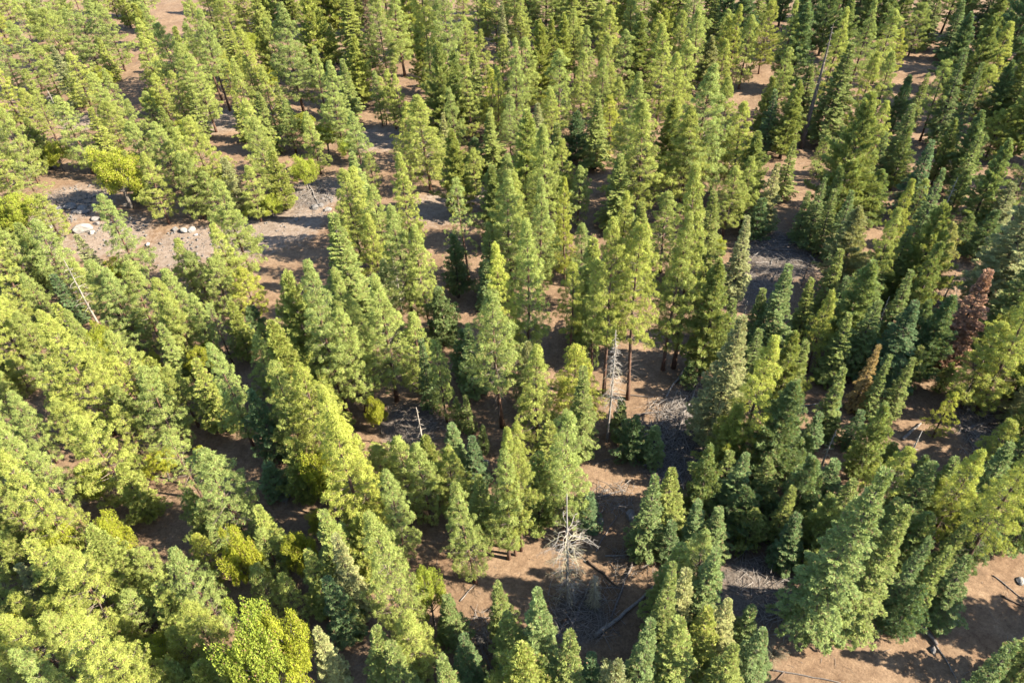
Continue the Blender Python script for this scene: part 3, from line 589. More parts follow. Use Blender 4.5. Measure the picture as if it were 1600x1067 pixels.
TREES = """
C 21.5 11.9 21.8 4.18 r
C -1.4 12.7 15.4 2.71 r
C -9.8 13.5 12.2 2.32 r
C -45.0 14.8 18.8 3.09 r
C -36.3 15.9 16.6 3.18 r
C 43.8 18.3 20.7 3.45 r
C -25.0 18.3 15.5 2.93 r
C 15.9 18.6 12.0 2.39 r
C 34.7 22.8 13.5 1.58
L 6.6 24.2 10.8 2.52
V -0.6 24.5 13.4 3.39
C -6.1 24.7 12.0 1.69
C 3.3 25.0 14.0 1.75
C 15.9 25.0 10.9 1.97
C 41.0 25.5 9.7 2.08
V -23.2 25.6 10.6 2.03
P -31.2 25.9 18.3 2.76
C 8.9 26.0 13.9 1.64
O -20.5 26.1 18.1 2.57
V -25.8 26.1 9.7 2.45
G 5.2 26.2 7.7 1.35
P -38.1 26.2 13.3 1.58
C -10.2 26.2 11.1 1.86
V 11.8 26.4 12.1 2.57
G -1.9 26.5 7.1 1.22
C 18.5 26.7 10.1 2.06
V -28.9 27.2 7.9 2.02
C 57.6 27.2 21.7 3.79 r
C -53.3 27.2 16.4 3.04 r
O -19.1 27.4 15.1 2.19
P -20.6 27.4 11.6 1.21
G -5.1 27.6 9.0 1.71
C 49.8 27.8 14.1 2.63 r
V 14.5 28.2 10.2 1.96
V -11.9 28.2 10.0 2.21
L -16.8 28.2 10.1 1.44
V -37.2 28.4 7.9 1.74
C 1.2 28.5 14.5 2.02
P -9.2 28.7 11.6 2.12
P -44.9 28.8 9.3 2.25
V -1.2 29.0 9.9 2.09
L 16.6 29.3 9.9 1.97
C 11.3 29.4 16.2 1.56
C 18.9 29.6 7.3 1.41
P -29.5 29.7 8.2 1.76
P -26.7 29.8 12.7 1.87
C 28.2 30.3 19.2 2.84
C 25.0 30.4 24.0 3.18
G 33.1 30.4 8.2 1.99
P -39.6 30.5 9.6 1.83
O -32.3 30.5 5.4 2.27
P -42.3 30.5 11.3 2.63
L 13.1 30.8 12.6 1.75
V -35.3 31.2 7.8 2.01
C 37.2 31.3 10.4 1.99
C 32.6 31.4 13.2 1.40
C 15.5 31.5 13.9 2.10
C 34.8 31.6 11.6 1.42
P -10.7 31.7 20.3 2.53
C -6.5 31.8 8.1 1.59
C -1.9 31.9 10.2 1.50
O -47.5 32.6 6.0 2.51
C -15.6 32.9 5.7 1.11
G -16.5 32.9 10.2 1.81
V 13.7 33.3 11.4 2.46
O -8.6 33.5 10.4 1.53
P -34.8 33.6 7.6 1.71
Y -42.0 33.7 7.5 1.82
V -31.9 33.7 8.6 1.84
P -21.0 33.8 8.7 1.32
C -63.5 34.0 14.3 2.36 r
P -38.5 34.0 14.1 3.46
P -28.7 34.2 13.2 2.32
C 37.7 34.3 10.7 1.47
P 16.2 34.5 11.0 2.40
P -45.5 34.6 7.4 1.49
D 6.5 34.6 5.6 0.68
T 40.8 34.8 19.4 2.35
L -15.8 35.1 12.8 1.69
P -23.4 35.2 8.6 1.72
V -18.5 35.3 10.5 2.03
D 4.0 35.4 16.6 2.03
C 35.2 35.5 11.1 2.60
V -48.0 35.5 7.6 1.50
C 65.8 35.5 15.0 2.98 r
O -33.8 35.7 4.2 1.15
C 32.6 36.3 12.0 3.04
O -25.3 36.6 12.1 1.87
V -37.3 36.7 12.9 2.86
C 42.3 37.0 10.1 2.28
P -34.6 37.1 8.3 1.91
V -43.8 37.5 10.9 2.41
P -4.7 37.6 15.8 2.01
P -39.6 37.7 8.0 1.82
L -46.4 37.7 6.8 1.39
G 25.4 37.9 8.4 1.69
P -50.5 38.1 8.0 1.59
V -14.4 38.1 11.4 2.71
C 28.2 38.1 10.3 2.39
V -16.9 38.1 12.4 2.64
O -20.8 38.4 9.2 1.47
P -24.0 38.6 8.3 1.77
C 48.4 38.6 10.6 2.56
Y -30.2 38.9 8.0 1.66
G 14.3 39.0 6.7 1.41
C 18.8 39.2 7.7 1.72
P 40.7 39.6 13.9 2.46
C 11.9 39.8 12.5 1.86
C 16.9 39.8 8.4 1.57
C 31.0 39.9 10.1 2.35
C 22.5 40.0 6.1 1.99
P -1.4 40.1 16.9 1.99
P -11.9 40.2 14.8 1.93
P -0.7 40.5 18.9 1.52
C 25.7 40.5 8.8 1.42
P -49.7 40.7 6.4 1.44
C 38.0 40.7 11.2 2.48
V -24.7 40.8 9.2 1.97
T -0.1 41.0 16.8 2.00
P -52.1 41.0 8.6 2.02
C 44.8 41.1 13.4 2.67
Y -15.2 41.3 21.7 2.88
O -39.8 41.5 9.2 1.67
C 40.8 41.5 10.6 1.75
P -44.3 41.6 18.0 2.16
G 21.8 41.6 7.3 2.41
O -45.0 41.7 8.7 1.60
C -67.1 42.0 17.7 2.98 r
C 27.5 42.1 11.2 2.60
O -47.5 42.4 5.2 2.16
P 35.9 42.4 11.9 2.77
V 14.8 42.4 10.2 2.19
P 4.5 42.7 18.1 2.66
Y -14.7 42.7 19.7 2.33
V -3.9 43.0 9.8 2.14
G 7.1 43.5 5.6 1.49
P -28.3 43.5 14.6 3.83
C 29.6 43.5 6.0 1.32
V -53.1 43.6 9.6 2.06
O -20.7 43.8 4.3 1.41
C 18.1 43.8 11.6 2.19
V -32.3 44.0 8.2 2.09
C 21.7 44.0 10.0 2.06
V 2.0 44.2 11.2 2.84
P -9.4 44.4 12.6 1.95
C 24.9 44.4 8.3 2.15
C 59.9 44.5 22.6 4.27 r
D 38.8 44.6 11.3 0.90
G 31.9 45.0 6.7 1.67
C 50.9 45.4 10.3 2.01
P -51.8 45.5 9.4 2.31
P -6.7 46.0 10.2 2.34
O -19.6 46.0 11.7 2.07
P 48.7 46.1 10.3 2.08
G 42.2 46.5 4.9 1.11
P -11.3 46.5 11.6 2.08
S -47.2 46.6 12.1 2.08
C 66.9 46.6 13.1 2.40 r
C 21.6 46.7 7.3 1.44
C 78.8 46.9 20.3 3.41 r
V -39.8 47.0 9.3 2.13
C 36.3 47.6 11.9 2.34
P -48.4 47.7 16.1 2.32
C 29.7 47.7 5.2 1.29
P -14.3 47.7 9.6 2.18
C 26.4 47.8 15.2 3.50
V -9.2 47.8 10.1 2.19
D 32.6 48.0 7.9 0.60
Y -18.6 48.0 17.5 2.73
V -22.7 48.3 10.5 2.42
Y -53.2 48.5 11.5 2.67
P 0.1 49.1 10.3 1.54
S -34.8 49.2 10.5 2.51
V 22.0 49.2 11.2 2.50
G -4.6 49.3 8.4 1.56
C 30.9 49.4 5.4 1.22
P -43.0 49.5 13.7 3.66
V 3.6 49.5 9.8 2.43
G -26.6 49.6 5.3 1.75
O -45.7 49.6 6.2 2.19
C 40.7 49.7 3.3 1.33
Y 24.4 49.8 19.6 2.84
C 28.5 50.4 7.2 1.49
C -6.7 50.6 8.6 1.92
C 55.5 50.9 10.4 2.14
C 14.9 51.3 6.2 1.60
P -53.9 51.3 10.7 2.46
G 32.6 51.6 6.4 1.33
G 12.8 51.9 7.0 2.32
O -39.8 52.4 4.8 1.80
G 37.5 52.4 6.2 1.35
Y 40.5 52.5 5.1 0.63
Y -21.3 52.6 16.5 2.87
C 7.0 52.7 14.4 2.10
C 35.5 52.8 4.4 1.00
C 84.3 53.0 16.5 3.15 r
P 2.4 53.0 16.5 2.44
Y 47.6 53.0 7.0 1.44
L 22.3 53.6 19.2 3.21
P -24.4 53.7 16.1 2.64
O -35.8 53.7 3.4 1.10
G 35.3 53.8 7.9 1.36
C 34.7 53.8 11.3 1.52
C -3.8 53.9 4.7 0.82
G -27.5 53.9 11.9 2.32
L 57.3 54.0 10.4 2.00
C 70.2 54.1 20.0 3.49 r
D 10.4 54.6 17.1 1.33
D -10.9 54.8 7.1 0.23
C 12.0 55.3 6.5 1.38
P -53.8 55.5 11.4 1.82
P -43.9 55.7 8.6 1.74
C -79.6 55.7 16.1 2.99 r
C 43.5 56.2 9.6 1.38
P -31.0 56.3 17.0 2.06
P -39.5 56.3 13.7 2.91
C 41.1 56.4 10.1 1.19
P -50.1 56.4 9.3 2.12
P 54.3 56.5 17.8 2.61
Y 6.7 56.7 13.6 3.37
P 52.9 57.2 12.6 3.30
C 58.4 57.3 11.7 2.33
C -5.5 57.4 6.0 1.03
C -6.7 57.5 5.5 0.85
O -16.1 57.6 6.1 1.32
C -70.8 57.6 16.4 3.23 r
T -1.6 57.6 20.6 3.32
R 40.2 57.7 10.3 1.21
C 92.2 58.8 20.1 3.23 r
V -21.4 58.8 9.7 1.91
P -60.5 58.8 9.2 2.36
P -8.3 58.9 13.2 1.49
C 31.3 58.9 12.0 2.93
C 77.3 59.4 19.0 3.70 r
P -48.7 59.4 19.0 3.70
V -24.9 59.7 16.7 3.56
V -46.1 59.9 7.5 1.95
C 51.4 59.9 4.9 0.96
V -35.2 60.0 11.5 2.56
P -38.6 60.1 10.1 1.91
L 1.8 60.2 11.0 2.23
C 47.5 60.7 6.9 1.35
C 33.7 60.9 8.7 1.63
P -20.5 61.1 22.9 3.09
P -18.3 61.3 16.5 2.95
T 13.9 61.3 24.9 3.28
G 44.7 61.4 13.5 3.06
G -10.4 61.4 11.4 1.24
P 58.4 61.6 17.9 2.74
C 28.5 62.0 10.0 2.10
T 11.0 62.1 24.9 3.10
G 49.5 62.2 13.1 2.96
C 69.3 62.4 14.8 2.77 r
C 38.6 62.6 10.9 2.08
P -14.7 63.0 19.4 3.18
G 21.6 63.1 4.1 1.29
P -29.5 63.2 11.5 2.43
Y -46.6 63.2 9.0 1.79
V -42.6 63.4 8.7 2.13
P -49.3 63.4 15.9 1.72
C 42.0 63.5 11.9 2.41
C -5.1 63.5 10.4 1.95
P -63.1 63.8 9.6 2.13
P -11.1 63.9 12.8 2.48
B 53.7 64.0 15.2 2.82
P -19.2 64.1 19.5 2.78
Y -0.8 64.3 21.6 2.77
P 37.1 64.6 12.8 1.64
C 23.7 65.1 17.7 3.39
P -57.1 65.2 8.1 2.08
P 1.6 65.6 23.3 3.00
P -47.3 65.8 11.2 2.76
C -6.1 66.1 8.2 2.21
P 19.1 66.1 23.3 2.69
P 10.0 66.2 17.6 1.31
C -86.1 66.3 13.7 2.29 r
P 20.5 66.3 28.3 3.18
G 50.5 66.6 8.7 2.26
C 61.4 66.6 14.3 3.64
C 26.8 66.8 10.8 1.69
V -25.1 66.9 17.2 4.23
C 42.0 67.3 14.9 3.58
P -62.3 67.4 6.0 2.25
C 32.8 67.9 14.3 2.47
V -64.7 68.0 8.0 1.60
V -43.0 68.7 9.1 1.85
O -39.3 68.7 5.8 2.45
T 7.4 68.8 15.0 1.92
C 74.9 68.8 17.9 2.99 r
C 48.4 68.9 11.9 1.71
O -47.0 69.3 3.8 1.67
P -31.0 69.3 8.3 1.24
D 47.4 69.6 7.3 0.70
C 31.4 70.2 9.5 1.74
C 42.4 70.3 11.0 1.16
P -60.3 70.4 11.0 2.15
O -52.9 70.6 5.7 2.10
O -52.8 70.9 8.1 1.78
D 30.1 70.9 6.8 0.23
Y -63.9 71.1 15.9 3.10
C 26.2 71.2 6.3 2.36
C 52.5 71.2 13.6 2.31
S -37.3 71.3 10.4 1.75
V -56.3 71.5 10.9 2.32
C 38.1 71.6 9.4 1.64
P -42.0 71.7 11.0 2.69
V 10.3 71.7 16.8 3.50
C 82.4 71.7 12.0 2.38 r
V -34.9 71.7 10.2 2.02
P -43.1 71.7 13.9 2.32
C 42.4 71.9 9.1 1.77
C -9.1 72.8 9.6 2.84
P -40.2 73.1 10.5 1.66
V -20.2 73.2 21.0 4.21
L 63.3 73.6 22.1 4.39
P -49.8 73.8 13.8 2.95
P -27.8 73.8 10.4 1.79
P 48.1 74.9 16.5 2.01
C 47.9 74.9 10.9 2.16
C 53.8 74.9 16.5 4.29
G -34.4 75.0 6.5 2.43
C 42.3 75.3 11.2 1.80
P -47.9 75.6 13.6 3.35
P -11.0 75.9 17.4 2.85
P -13.4 76.1 19.7 3.07
C 51.2 76.1 12.8 2.46
P -52.4 76.3 14.1 2.76
C 87.1 76.4 18.8 3.31 r
D 59.7 76.4 5.2 1.11
T -66.3 76.6 8.5 2.69
C 101.4 76.9 21.1 3.49 r
C 94.3 77.4 13.9 2.28 r
C -82.1 77.7 15.8 2.69 r
P -45.2 78.4 10.6 2.12
P 9.6 79.3 13.9 2.21
L 31.3 79.8 13.8 2.10
L 46.2 79.8 13.7 3.51
C -3.1 79.9 8.6 1.63
P -65.0 80.0 9.7 2.50
P 4.0 80.1 20.2 2.80
D -15.5 80.5 9.5 1.51
D -59.3 81.3 11.2 1.76
Y -36.4 81.4 8.2 2.28
C 77.9 81.4 14.5 2.37 r
G -61.9 81.5 8.6 1.90
P -40.2 81.7 9.6 3.29
L -16.9 81.7 8.2 2.29
P 0.5 82.2 20.2 3.71
V -2.4 82.2 12.7 2.50
P 53.2 82.5 16.2 1.88
C -95.9 82.7 21.2 4.17 r
G 57.5 83.0 7.2 1.93
P -59.7 83.1 9.7 1.92
G -7.5 83.2 10.8 2.30
C 112.9 83.2 13.1 2.29 r
C 27.8 83.3 15.7 3.18
L 61.9 83.4 8.5 2.31
P -18.4 83.7 14.2 1.90
C -88.3 83.7 16.6 2.67 r
Y -21.8 83.9 11.9 2.30
V 18.6 84.0 14.1 2.94
Y 8.2 84.6 17.5 1.65
P -71.0 84.7 15.5 3.21
P -44.3 84.9 8.9 2.34
P -39.6 85.7 12.7 2.54
P -46.0 85.8 10.5 2.60
P 1.5 86.0 18.0 2.81
G 69.1 86.0 8.6 2.62
C 89.4 86.2 15.8 3.11 r
T -69.1 86.5 12.7 2.34
P -64.6 86.5 13.8 3.37
P 22.6 86.7 13.4 3.20
S -6.0 86.8 17.1 3.22
P 5.3 87.2 7.4 2.65
G 73.4 87.3 5.4 2.13
P -17.3 87.5 16.4 2.98
C 48.3 87.8 11.8 2.10
G -71.7 87.9 7.1 2.00
P -38.2 88.4 17.7 3.38
P 16.7 88.8 12.7 2.38
O 31.6 89.2 4.1 1.35
L -61.4 89.4 9.9 2.14
C 68.3 89.5 5.7 2.03
P 7.4 89.5 5.8 2.43
C 47.1 89.6 11.1 1.73
P -55.6 89.8 15.7 3.04
O -58.7 89.8 5.2 2.17
V -69.4 89.9 12.1 2.57
C 61.7 90.0 13.1 2.00
P -73.6 90.1 15.6 3.88
C 50.6 91.0 9.8 1.22
C 46.0 91.4 11.9 2.02
P -14.0 91.7 19.1 2.65
L 74.7 92.4 9.0 2.46
C 45.0 93.2 8.8 1.51
P -22.8 93.8 15.1 2.99
C 49.3 93.8 12.2 2.33
C -99.1 93.8 17.3 3.15 r
C 94.7 94.1 20.9 3.99 r
P 5.8 94.1 20.7 3.95
G 38.7 94.2 7.2 2.50
C 72.8 94.5 14.9 2.94
P 34.0 95.1 12.1 3.04
C 123.3 95.1 13.5 2.66 r
P 63.3 95.3 8.8 1.53
V -1.4 95.5 14.4 3.42
D 68.5 95.7 8.5 1.12
C -88.0 96.3 17.3 3.35 r
P -22.4 96.4 14.2 2.77
P 78.9 96.6 14.1 2.85
P 37.2 96.7 12.4 2.79
L 41.0 96.8 11.6 2.10
D 45.9 96.8 3.0 0.43
C 57.4 97.2 9.4 3.25
C 109.6 97.4 13.3 2.24 r
D 73.0 97.7 3.8 0.86
C 52.3 97.7 21.5 5.27
V 17.7 98.9 13.4 3.42
C 72.1 99.3 7.5 1.87
G 64.7 99.8 13.1 2.53
P 11.7 100.8 10.5 2.16
C 126.6 100.8 13.9 2.33 r
P 21.3 100.9 20.2 4.93
C -101.9 101.4 19.2 3.33 r
C 57.8 101.5 10.6 1.74
C 104.4 101.6 13.4 2.29 r
P 28.2 101.7 18.5 4.27
C 74.2 102.5 12.2 1.89
V -23.0 103.3 13.3 2.71
V 3.6 103.4 19.0 4.07
P -74.1 103.6 8.8 2.94
C 40.0 103.7 13.3 3.18
P 31.0 104.0 23.7 5.42
C 94.0 104.7 19.2 3.46 r
O -80.0 105.1 8.3 3.57
V -7.5 105.2 15.7 3.22
V -83.3 105.4 10.9 2.52
C 75.5 105.6 14.0 3.10
C 46.5 105.6 10.5 1.93
P 37.7 105.9 17.2 3.23
P -41.6 106.8 10.1 2.40
C -91.9 106.9 18.8 3.69 r
P 10.0 107.0 11.8 2.69
C 65.4 107.0 11.6 2.54
C 126.7 107.3 15.2 2.54 r
O -39.3 107.5 5.0 2.11
P -57.5 107.6 12.9 2.93
P -49.0 107.8 8.9 3.78
C 73.0 107.9 11.9 2.10
O -43.5 108.3 2.8 1.54
P 0.8 108.3 9.6 2.12
P -51.9 108.6 12.0 3.77
P 35.3 108.8 19.7 3.86
C 63.0 108.9 9.7 1.67
V -37.7 109.7 11.1 2.73
C 117.1 109.8 16.7 2.79 r
V 8.9 110.0 13.7 2.79
L -45.8 110.3 10.5 2.60
P 21.2 110.6 20.5 3.98
C 66.5 111.0 13.4 2.62
C 106.5 111.4 17.8 3.42 r
C 98.6 111.5 16.7 3.30 r
P -50.5 112.1 16.5 4.58
Y 5.1 112.3 9.1 2.64
P 54.8 112.5 7.6 2.03
P -5.1 112.7 8.4 2.34
C 135.1 113.2 13.7 2.34 r
P -22.9 113.3 7.8 1.72
P -13.0 113.4 17.6 4.91
C -98.6 113.5 20.8 3.82 r
O -66.1 113.5 12.3 4.66
V 28.6 113.6 14.8 3.28
S -81.4 113.9 9.1 3.13
C 89.4 114.5 16.4 3.86
P 87.1 115.1 9.9 3.15
P 85.9 115.2 9.0 2.84
V -64.3 115.3 9.9 2.13
P -41.1 115.6 14.0 3.60
L 6.4 116.5 14.4 2.80
O -35.3 116.5 6.7 2.82
C -107.4 116.7 12.7 2.50 r
P 66.4 117.2 10.8 2.39
V -1.8 117.3 12.8 3.18
P -87.9 117.4 12.8 2.55
P -55.6 117.5 12.4 2.86
C 112.8 117.6 17.8 3.36 r
C 80.2 118.3 16.4 2.06
P -59.1 119.0 13.0 3.20
V 16.6 119.1 13.3 3.06
P -25.5 119.2 13.1 2.78
G -5.0 119.6 7.0 2.60
C 50.8 119.9 14.6 3.06
P 1.6 120.8 13.7 2.75
C 128.7 120.9 18.2 3.57 r
T 8.7 121.3 14.3 2.59
P -64.9 121.3 11.7 3.58
C 120.8 121.5 17.6 3.36 r
G 48.0 121.6 12.2 2.28
C -99.1 122.1 12.2 2.42 r
C 79.7 122.1 17.7 2.42
P -43.8 122.2 14.8 3.25
P -34.0 122.5 11.8 2.46
P -16.7 122.6 12.7 3.27
G 13.4 122.6 9.4 3.29
C 102.5 122.9 15.5 2.66 r
D 55.7 123.0 22.4 1.77
Y 19.8 123.3 11.8 3.13
C 59.5 123.4 19.1 4.05
P -87.0 123.5 14.5 4.10
T 78.1 123.6 15.0 2.46
P 65.0 123.7 17.0 3.26
L -10.2 123.8 10.1 1.99
P -1.9 124.2 10.1 1.49
C 94.1 124.7 13.9 2.68
P -8.5 124.9 13.7 2.81
G 73.1 125.5 11.7 2.83
G 91.5 126.3 13.5 2.88
C -105.2 126.5 21.8 4.04 r
P 69.3 126.5 16.0 2.49
C 111.4 126.6 21.2 3.89 r
C 48.9 126.7 12.4 2.51
O -28.9 127.0 4.9 2.55
P 31.7 127.2 17.3 2.99
P -78.4 127.3 15.1 3.80
V -74.2 128.0 12.3 2.69
P 22.0 128.2 13.1 2.87
P -92.9 128.3 16.1 3.17
P 18.1 128.6 16.6 2.52
V -62.1 128.7 11.7 2.46
O -84.7 128.8 6.3 2.57
C 78.4 129.0 10.9 1.70
C 125.5 129.0 21.9 3.89 r
P -30.5 129.7 17.9 3.88
V -87.6 130.0 10.3 2.35
C 116.5 130.0 21.4 3.54 r
P 2.9 130.3 20.1 2.52
P 91.3 130.4 10.7 3.43
O -33.8 130.4 6.8 2.87
C 57.3 130.4 12.7 3.11
P -67.9 130.6 12.3 2.34
C 131.5 130.9 16.4 2.77 r
P -5.6 131.2 15.1 2.73
P -40.3 131.4 10.7 2.76
V -44.8 131.5 12.4 2.78
C 98.0 131.8 13.3 2.94
P 52.4 131.8 15.5 2.91
P -0.7 132.0 14.2 2.58
C -10.7 132.5 19.2 4.30
P 11.0 132.8 16.9 3.78
D 4.3 133.6 9.4 1.05
C -107.8 134.2 19.8 3.94 r
P 30.5 134.2 20.0 3.27
Y -1.9 134.3 12.9 2.74
P 62.2 134.4 21.0 3.09
S -87.0 134.9 13.5 3.21
P -75.3 135.1 10.3 3.52
P 15.8 135.9 15.0 2.63
O -39.1 135.9 6.2 2.61
C 135.0 136.3 17.0 3.02 r
V -8.6 136.6 16.3 4.04
O -63.4 136.7 5.3 2.23
V -50.9 137.0 10.5 2.19
P 27.4 137.5 8.2 1.61
C 92.6 138.1 17.8 4.28
V -59.9 138.6 11.1 2.13
P -77.7 138.8 14.8 3.20
P -20.0 139.1 11.2 2.15
P 36.0 139.5 15.1 3.57
P -21.5 140.0 12.2 1.80
P 4.6 140.1 16.1 3.57
P 43.6 140.4 14.0 2.72
V -43.6 140.7 10.3 2.10
P -63.3 140.8 13.3 2.89
P -24.5 141.8 11.3 1.64
P -58.7 141.8 16.1 3.43
P -23.7 142.4 9.8 1.65
V -4.9 142.5 14.1 3.11
P -46.6 142.7 12.4 2.92
P 21.5 142.7 15.3 2.72
C 135.5 142.8 14.3 2.61 r
P -70.8 143.1 8.6 2.39
P -94.9 143.5 10.3 3.13
C 120.1 143.9 17.4 2.92 r
C 114.0 144.6 13.1 2.42 r
P 100.6 144.7 13.6 2.76
P 72.4 144.8 19.1 2.73
V 8.1 145.2 18.0 4.22
V -31.2 145.3 12.7 2.74
Y -99.8 145.5 15.1 3.76
G 93.2 145.6 15.8 3.31
P -69.0 146.3 11.0 2.26
P -52.7 146.4 13.2 2.78
P 0.8 146.5 14.8 3.36
P -13.7 147.4 14.9 3.15
D -92.6 147.8 8.4 2.45
P -37.0 147.8 14.4 2.61
T -9.5 147.9 26.5 3.65
P 18.3 147.9 15.5 2.42
L 43.2 147.9 12.7 2.95
C 132.4 148.3 19.2 3.60 r
P 40.2 148.6 17.6 3.54
P 25.5 148.7 14.6 3.37
P -80.0 148.8 11.6 2.40
C 61.5 148.9 17.5 4.17
P -64.4 149.6 15.6 3.05
P 59.2 149.7 17.9 2.99
P -42.1 149.9 22.1 5.04
P 80.1 150.6 15.2 3.78
P 51.3 150.6 15.2 3.21
V 29.2 150.9 16.8 4.01
P -51.7 151.1 11.7 2.28
C 122.4 151.2 21.0 3.59 r
V -29.7 151.3 15.0 3.72
O -74.2 152.2 6.1 2.57
P 38.2 152.2 16.3 3.04
T -11.9 152.7 29.0 3.54
T -58.7 152.7 21.0 3.02
P 32.8 152.9 15.7 3.62
G 109.3 153.2 22.1 5.06
P -88.5 153.6 13.5 3.46
T -14.6 154.3 27.9 3.57
Y 85.4 154.4 9.9 2.13
V -99.8 155.0 10.3 2.12
P 23.4 155.8 16.8 3.67
Y 50.6 156.0 15.5 2.13
V 13.7 156.0 15.7 3.16
V -16.1 156.9 15.5 2.96
T -61.5 157.2 23.4 3.27
P -3.1 157.2 12.8 2.54
Y 49.1 158.0 12.7 1.77
C 133.5 158.2 14.4 2.76 r
P 16.8 158.4 15.7 2.74
Y -59.1 158.4 12.1 3.07
P 58.0 158.7 15.3 3.93
L -93.7 159.0 13.6 3.06
P -71.0 159.8 16.5 3.98
O -51.1 160.8 5.2 2.19
P -24.8 160.9 21.3 4.38
C 100.4 161.3 12.7 2.59
P 49.9 162.6 12.9 3.01
C 126.3 162.6 14.9 2.55 r
V 12.0 163.0 12.7 2.59
P -7.2 163.1 14.0 2.81
P -100.1 163.3 12.8 3.18
C 77.5 163.3 14.0 3.16
P -55.5 163.5 13.9 3.02
C 111.1 163.9 14.6 3.52
V -65.6 164.3 10.3 1.99
P 94.1 164.6 11.2 4.06
P -78.5 165.4 11.6 3.06
P -21.7 166.8 18.9 3.65
O -90.8 167.0 5.8 2.42
P -110.4 167.0 13.1 3.10
C 74.6 167.8 18.5 4.43
C 98.8 168.0 13.6 2.79
V -32.7 168.7 20.3 4.20
C 137.1 168.8 16.4 3.17 r
V -40.8 169.2 20.4 4.92
Y -79.0 169.5 14.8 3.23
L 1.3 169.8 14.6 1.86
V -60.4 169.8 13.9 2.72
P -107.3 169.8 15.6 3.72
P 44.7 170.0 18.8 4.02
P -51.3 170.5 13.1 3.54
V -54.0 170.8 11.5 2.68
V 17.2 170.9 18.7 3.56
C 118.5 171.5 17.0 3.37
V 38.1 171.8 18.8 4.52
G 57.0 172.5 16.6 3.89
C 90.3 172.8 14.6 3.50
C 86.5 173.0 16.2 3.20
V -91.2 173.0 10.0 1.98
B -29.4 173.7 17.3 2.31
G 71.2 173.8 14.6 2.81
C 50.8 173.9 13.2 2.75
P 31.3 174.0 13.4 2.81
V -74.1 174.1 11.4 2.52
G 115.1 174.7 13.1 3.26
P 24.8 175.2 12.8 2.68
C 138.2 175.6 17.2 3.01 r
C 100.4 175.8 17.8 3.84
C 111.0 176.3 15.3 3.27
V -64.6 176.6 10.7 2.42
L -39.0 177.0 9.4 2.37
P 5.8 177.1 14.3 2.75
P 108.0 178.0 19.0 4.04
V -20.8 178.0 20.7 5.20
P -97.0 178.2 13.9 3.87
P -91.0 178.5 15.3 3.65
T 35.4 178.8 16.3 4.29
P 4.7 179.6 17.7 3.55
P -0.2 180.4 16.6 3.74
P -73.8 180.9 10.0 2.07
C 63.2 181.1 14.8 2.92
P -4.7 181.7 15.9 3.58
V 31.4 182.4 15.8 3.64
V 21.5 182.7 19.8 4.30
G 77.0 182.7 21.4 5.10
C 137.8 183.1 21.6 4.03 r
C 99.6 183.4 17.2 3.29
P -107.8 183.7 13.7 4.18
O -60.2 183.9 6.7 2.80
S -113.5 184.1 15.6 3.17
P 12.3 184.7 20.0 4.53
G 56.7 185.0 15.8 3.54
P -104.2 186.3 12.9 3.04
P -8.3 187.4 13.2 3.34
P -98.1 187.8 14.6 2.98
G 71.4 187.8 13.6 2.85
C 91.2 188.2 13.2 2.76
V 45.8 188.7 17.8 3.75
V 29.4 189.6 12.6 3.20
C 87.6 189.9 16.4 4.08
P -66.4 190.9 17.3 3.86
V 17.2 190.9 20.0 5.02
V 54.8 191.6 15.1 3.78
C 69.9 191.8 15.2 2.98
V -59.5 192.0 17.0 3.32
P -87.9 193.9 11.0 2.82
V 8.4 194.3 18.3 3.87
Y -126.1 195.1 15.2 3.32
V 26.9 195.7 13.1 3.11
P -114.0 195.9 17.4 4.25
V -91.3 196.3 10.8 2.57
P -64.5 196.8 16.6 3.81
V -40.8 197.2 19.0 3.67
V -44.5 197.5 22.3 5.40
V -36.3 198.3 19.1 4.25
P -74.6 199.9 16.1 3.28
P -28.6 200.1 21.8 4.59
V -60.0 201.3 16.0 4.05
V -2.7 201.4 12.9 3.13
V -122.0 203.2 10.2 2.36
T -92.1 205.2 18.5 3.58
V -54.8 205.8 12.6 3.19
V 3.4 206.8 13.4 3.34
V -57.6 207.4 17.0 3.86
V -95.7 208.8 11.0 2.49
V -101.5 211.5 11.1 2.69
P -120.2 211.7 14.5 3.61
S -114.7 212.9 13.7 3.23
P -134.4 213.3 14.6 3.18
P -110.1 216.8 14.0 2.92
P -133.5 220.1 16.9 4.00
V -79.3 220.6 12.5 3.15
V -102.3 220.8 13.3 3.23
Y -109.5 222.4 9.9 2.33
V -123.6 223.3 12.1 2.36
V -117.3 226.3 12.4 2.61
"""
KIND = {'P': ('pine_tree', 'pine'), 'Y': ('pine_tree', 'pine'), 'T': ('pine_tree', 'pine'), 'S': ('pine_tree', 'pine'),
        'C': ('fir_tree', 'fir'), 'V': ('fir_tree', 'fir'), 'G': ('fir_tree', 'fir'), 'L': ('fir_tree', 'fir'), 'R': ('fir_tree', 'fir'), 'O': ('oak_tree', 'oak'), 'Q': ('oak_tree', 'oak'),
        'D': ('dead_tree', 'dead tree'), 'B': ('dead_fir', 'dead tree')}
rnd = random.Random(77)
def lerp(a, b, t): return tuple(p + (q - p) * t for p, q in zip(a, b))
